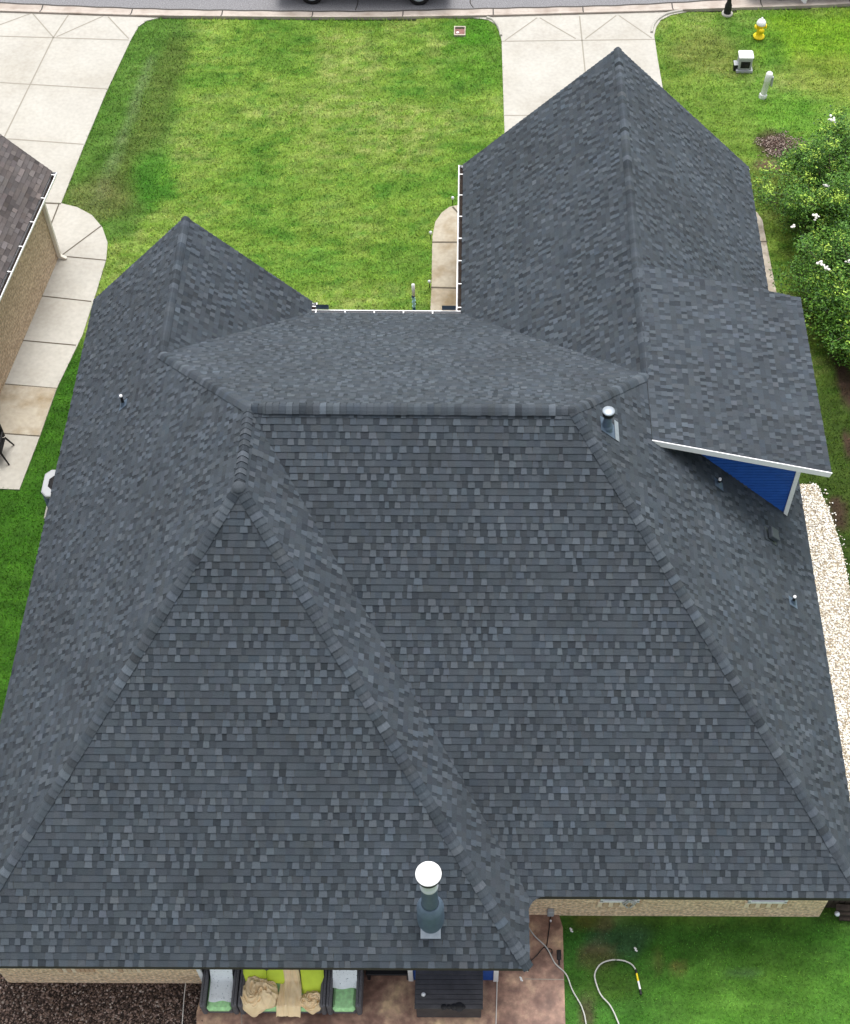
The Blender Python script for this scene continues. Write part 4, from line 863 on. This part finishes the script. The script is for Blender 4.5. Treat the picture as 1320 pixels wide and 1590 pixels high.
# ================================================================== BACK PATIO
def armchair(x0, x1, yb_, yfz, label, name='wicker_armchair', cat='armchair', group='wicker seats at the back wall', seat=None):
    r = thing(name, ((x0+x1)/2, (yb_+yfz)/2, 0), label, cat, group); aw = .11
    for a in (x0, x1-aw):
        b = MB(); b.box(a, a+aw, yfz+.02, yb_, .05, .62, bev=.03); b.build('armrest', M['wicker'], r)
    b = MB(); b.box(x0+aw, x1-aw, yb_-.14, yb_, .05, .84, bev=.04); b.build('backrest', M['wicker'], r)
    b = MB(); b.box(x0+aw+.002, x1-aw-.002, yfz+.05, yb_-.142, .06, .30, bev=.02); b.build('seat_base', M['wicker'], r)
    b = MB(); b.box(x0+aw+.01, x1-aw-.01, yfz, yb_-.15, .302, .45, bev=.05); b.build('seat_cushion', M['mint'], r)
    return r
def gx_(u, v, z): return G(u, v, z)
y_front = G(400, 1569, .42).y; y_back = y_front+.86
def X(u, v=1540, z=.5): return G(u, v, z).x
armchair(X(313), X(370), y_back, y_front, 'dark wicker armchair left of the loveseat under a white speckled sheet')
lv = armchair(X(372), X(507), y_back, y_front, 'dark wicker loveseat with lime cushions and tan blankets heaped on it', 'wicker_loveseat', 'loveseat')
armchair(X(508), X(562), y_back, y_front, 'dark wicker armchair right of the loveseat with a half green, half white seat')
def drape(name, x0, x1, y0, y1, z0, mt, label, cat, amp=.02, n=22, zf=None, seed=0, edge=.0, group=None):
    mb = MB(); rows = []
    for j in range(n):
        t = j/(n-1); row = []
        for i in range(n):
            s = i/(n-1); x = x0+(x1-x0)*s; y = y0+(y1-y0)*t
            nz = float(fbm(np.array(x*7.+seed), np.array(y*7.), seed, 3))-.5
            z = (zf(s, t) if zf else z0)+nz*amp*2; row.append((x+edge*math.sin(9*t+seed)*(.5-abs(s-.5)), y+edge*math.sin(8*s+seed)*.8, z))
        rows.append(row)
    mb.grid(rows); mb.grid([[ (p[0], p[1], p[2]-.008) for p in r_] for r_ in rows]); 
    return tag(mb.build(name, mt), label, cat, group)
def seatz(s, t): return .47+max(0, (t-.72))*1.1
drape('plastic_sheet', X(325), X(360), y_front+.16, y_back-.12, .5, M['sheet'], 'white speckled sheet spread over the left wicker armchair seat', 'sheet', .015, zf=seatz, seed=3, edge=.02, group='white sheets on the armchairs')
drape('plastic_sheet', X(516), X(554), y_front+.42, y_back-.02, .5, M['sheet'], 'white speckled sheet folded over the right wicker armchair back', 'sheet', .02, zf=lambda s, t: .50+.30*t, seed=8, edge=.02, group='white sheets on the armchairs')
def pillow(x0, x1, y0, y1, z, th, label, rot=0., tiltx=.5):
    mb = MB(); n = 14; cx2, cy2 = (x0+x1)/2, (y0+y1)/2; top, bot = [], []
    for sgn, dst in ((1, top), (-1, bot)):
        for j in range(n+1):
            row = []
            for i in range(n+1):
                s, t = i/n*2-1, j/n*2-1; e = max(0, (1-abs(s)**3.0))*max(0, (1-abs(t)**3.0)); h = th*sgn*(e**.55)
                pin = 1-.07*(1-abs(s))*(abs(t) > .9)-.0; x = s*(x1-x0)/2*(1-.08*(1-abs(t)**2)*0+.0)*(.93+.07*t*t); y = t*(y1-y0)/2*(.93+.07*s*s)
                xx = x*math.cos(rot)-y*math.sin(rot); yy = x*math.sin(rot)+y*math.cos(rot)
                row.append((cx2+xx, cy2+yy, z+h+yy*tiltx))
            dst.append(row)
    mb.grid(top); mb.grid(bot); return tag(mb.build('cushion', M['lime']), label, 'cushion', 'lime cushions on the loveseat')
pillow(X(375), X(414), y_front+.46, y_back+.02, .62, .085, 'lime cushion at the left end of the loveseat back', .03, .7)
pillow(X(412), X(446), y_front+.50, y_back+.04, .64, .075, 'lime cushion peeking between the two tan blankets', -.05, .7)
pillow(X(466), X(504), y_front+.32, y_back-.02, .60, .085, 'large lime cushion at the right end of the loveseat', .12, .65)
def blanket(name, cx2, cy2, rx, ry, z0, h, label, seed, swirl=1., drop=None):
    mb = MB(); rows = []; n = 96; m2 = 48
    for j in range(m2):
        q = j/(m2-1); row = []
        for i in range(n):
            a = 2*math.pi*i/n; wob = 1+.07*math.sin(3*a+seed)+.04*math.sin(5*a+2*seed)+.02*math.sin(11*a+seed)
            rr = q*wob; x = cx2+rx*rr*math.cos(a); y = cy2+ry*rr*math.sin(a)
            fold = math.sin(a*swirl*4+q*5.5+2.2*float(vnoise(np.array(a*1.2+seed), np.array(q*3.+seed), seed)))
            w1_ = float(fbm(np.array(x*3.+seed), np.array(y*3.), seed+3, 2)); ar_ = a+3.5*q+3*w1_
            f2 = 1-abs(2*float(vnoise(np.array(ar_*2.1+seed), np.array(q*2.2+seed), seed))-1); f3 = 1-abs(2*float(vnoise(np.array(x*9+3*w1_), np.array(y*9-4*w1_), seed+5))-1)
            z = z0+h*(1-q**3)+(.012*fold*(.25+q))+(f2**2)*.085*(.3+q)*(1-.5*q**4)+(f3**2)*.055
            if y < y_front: z = max(.10, z-(y_front-y)*1.4)
            row.append((x, y, z-(.06 if j == m2-1 else 0)))
        rows.append(row)
    mb.grid(rows, closed=True); return tag(mb.build(name, M['tan']), label, 'blanket', 'tan blankets on the loveseat')
blanket('blanket', X(402), y_front+.30, .40, .38, .47, .20, 'round crumpled tan blanket heaped on the left of the loveseat', 2, 1)
mb = MB(); rows = []
for j in range(44):
    t = j/43; row = []
    for i in range(40):
        s = i/39; wdt = .185+.03*math.sin(3*t+1); xx = X(449)+(-wdt+2*wdt*s)+.03*math.sin(4*t)+(.06*(1-t))*(s-.5); y = y_front-.10+(y_back+.08-(y_front-.10))*t
        z = .50+.05*math.sin(s*3.14)+max(0, t-.62)*1.15; z -= max(0, y_front+.04-y)*1.3
        z += .020*math.sin(s*17+3.5*math.sin(2.6*t)+2*s*t)*(1-.3*t)+.05*(1-abs(2*float(vnoise(np.array(s*7.+2*t), np.array(t*1.6+s), 9))-1))**2+(float(fbm(np.array(s*6.), np.array(t*4.), 6, 3))-.5)*.07; row.append((xx, y, z))
    rows.append(row)
mb.grid(rows); mb.grid([[(p[0], p[1], p[2]-.012) for p in r_] for r_ in rows])
tag(mb.build('blanket', M['tan']), 'long pleated tan blanket draped down over the middle of the loveseat', 'blanket', 'tan blankets on the loveseat')
blanket('blanket', X(485), y_front+.17, .25, .21, .46, .09, 'small rumpled tan blanket at the loveseat front below the right lime cushion', 5, 1)
# deck box
a, b_ = G(643.5, 1566, .72), G(750, 1566, .72); yb2 = a.y+.85; r = thing('storage_box', ((a.x+b_.x)/2, a.y+.4, 0), 'large black wood-grained storage box with a planked lid on the patio', 'storage box')
b = MB(); b.box(a.x+.03, b_.x-.03, a.y+.03, yb2, .03, .64, bev=.01); b.build('body', M['boxlid'], r)
b = MB(); k = 0
for k in range(9):
    y0 = a.y+k*(yb2+.02-a.y)/9; b.box(a.x, b_.x, y0+.003, y0+(yb2+.02-a.y)/9-.003, .66+(.004 if k % 2 else 0), .705+(.004 if k % 2 else 0), bev=.006)
b.box(a.x+.01, b_.x-.01, a.y+.01, yb2, .64, .66); b.build('lid', M['boxlid'], r)
b = MB(); c = G(705, 1563.5, .712); 
for dx, w3_ in ((-.2,.06),(-.1,.05),(.0,.07),(.1,.10),(.18,.05)): b.lathe(c+Vector((dx,0,0)), [(0,.002),(w3_,.001),(w3_*1.02,0)], 10)
b.build('wet_stain', M['black'], r)
c = G(657.5, 1544, .75); b = MB(); b.lathe(c, [(0,-.045),(.03,-.035),(.045,0),(.03,.035),(0,.045)], 16); tag(b.build('ball', M['pvc']), 'small white ball resting on the black storage box lid', 'ball')
# black bench shape standing in for the dark of the porch opening
a = G(568, 1514, .4); b = MB(); b.box(a.x, a.x+.9, a.y, a.y+.5, .36, .42, bev=.01); b.box(a.x+.02, a.x+.08, a.y+.02, a.y+.48, .03, .358); b.box(a.x+.82, a.x+.88, a.y+.02, a.y+.48, .03, .358)
tag(b.build('porch_dark_shape', M['iron']), 'low black shape standing in for the dark of the porch opening right of the armchairs', 'dark stand-in')
# cords and hoses
def run_tube(name, px, rad, mt, label, cat, z=.05, parent=None):
    b = MB(); b.tube([p+Vector((0,0,rad)) for p in smooth_path(GP(px, z), 7)], rad, 7); o = b.build(name, mt, parent)
    return tag(o, label, cat)
run_tube('cord', [(772,1518),(771,1560),(770,1600),(769,1680)], .011, M['cord'], 'straight white cord lying on the patio right of the black storage box', 'cord', .035)
run_tube('cord', [(290,1512),(286,1550),(283,1590),(277,1660)], .010, M['cord'], 'straight white cord lying over the dark mulch bed', 'cord', .06)
run_tube('hose', [(800,1395),(816,1431),(829,1452),(849,1472),(862,1496),(879,1513),(889,1538),(903,1563),(910,1590),(914,1640)], .014, M['hose'], 'pale hose running diagonally off the patio edge into the grass', 'hose', .045)
hn = thing('garden_hose', G(925, 1530), 'pale garden hose curved in a hook on the back lawn with yellow and white wand', 'hose')
def rt(px, rad, mt, nm, z=.06):
    b = MB(); b.tube([p+Vector((0,0,rad)) for p in smooth_path(GP(px, z), 7)], rad, 7); return b.build(nm, mt, hn)
rt([(964,1660),(962,1600),(957,1581),(947,1561),(933,1545),(925,1525),(924,1511),(933,1497),(950,1491),(968,1492),(981,1498),(987,1506)], .016, M['hose'], 'tube')
rt([(987,1506),(988.5,1512)], .024, M['iron'], 'connector'); rt([(988.5,1512),(991,1524)], .020, M['yellow'], 'wand_grip'); rt([(991,1524),(994,1537)], .022, M['pvc'], 'wand_barrel'); rt([(994,1537),(995.5,1545)], .026, M['iron'], 'nozzle')
run_tube('cable', [(855,1422),(853,1440),(850,1462),(849,1472),(856,1474),(857,1480),(851,1478),(845,1471),(833,1484),(821,1495),(812,1502)], .010, M['iron'], 'thin black cable looping from the wall socket over the patio', 'cable', .035)
c = G(855, 1430.5, .03); b = MB(); b.lathe(c, [(0,0),(.022,0),(.022,.05),(.012,.07),(0,.07)], 8); tag(b.build('plug', M['pvc']), 'small white plug end on the patio below the wall socket', 'plug')
c = G(868, 1484, .03); b = MB(); b.box(c.x-.045, c.x+.045, c.y-.09, c.y+.12, .03, .06, bev=.012); b.box(c.x-.02, c.x+.02, c.y-.20, c.y-.09, .03, .05, bev=.008); tag(b.build('power_block', M['iron']), 'black flat power block lying at the right edge of the patio', 'power block')
# timbers at the right corner
random.seed(9)
for i, (u0, v0, u1, v1, z, lb) in enumerate(((1298,1409,1345,1412,.30,'top weathered dark timber of the stack at the right wall corner'), (1301,1416,1345,1418,.22,'middle weathered dark timber of the stack at the right wall corner'), (1303,1424,1348,1427,.10,'lowest weathered dark timber of the stack at the right wall corner'))):
    b = MB(); p, q = G(u0, v0, z), G(u1, v1, z); bar(b, p, q, .13, .06); o = tag(b.build('timber', M['timber']), lb, 'timber', 'dark timbers at the wall corner')
b = MB(); p = G(1300, 1419, .3); b.lathe(p, [(0,-.05),(.05,-.03),(.06,0),(.05,.03),(0,.05)], 12); tag(b.build('tin', M['palemetal']), 'small shiny tin on the end of the dark timbers', 'tin')
b = MB(); b.box(wxr+.02, wxr+.75, wyb+.25, wyb+.3, -.02, 1.75); 
for k in range(6): b.box(wxr+.03+k*.12, wxr+.14+k*.12, wyb+.2, wyb+.249, -.02, 1.7, bev=.006)
tag(b.build('fence', M['timber']), 'dark weathered board fence joining the right back corner of the house', 'fence')
# little pale scraps on the back lawn and a drip of pebbles by the patio
sc_ = None
for (u, v), lb in (((888, 1444), 'pale scrap on the grass just right of the patio'), ((988, 1474), 'pale scrap on the grass above the hose wand'), ((810, 1520), 'pale scrap on the patio below the eave corner')):
    c = G(u, v, .04)
    if sc_ is None:
        b = MB(); rg = random.Random(3)
        for k in range(5): b.lathe(Vector((rg.uniform(-.03,.03), rg.uniform(-.04,.04), 0)), [(0,0),(.02,.004),(.022,.012),(0,.018)], 6)
        sc_ = b.build('scrap', M['pvc']); o = sc_
    else: o = sc_.copy(); COL.objects.link(o)
    o.location = c; tag(o, lb, 'scrap', 'pale scraps behind the house')
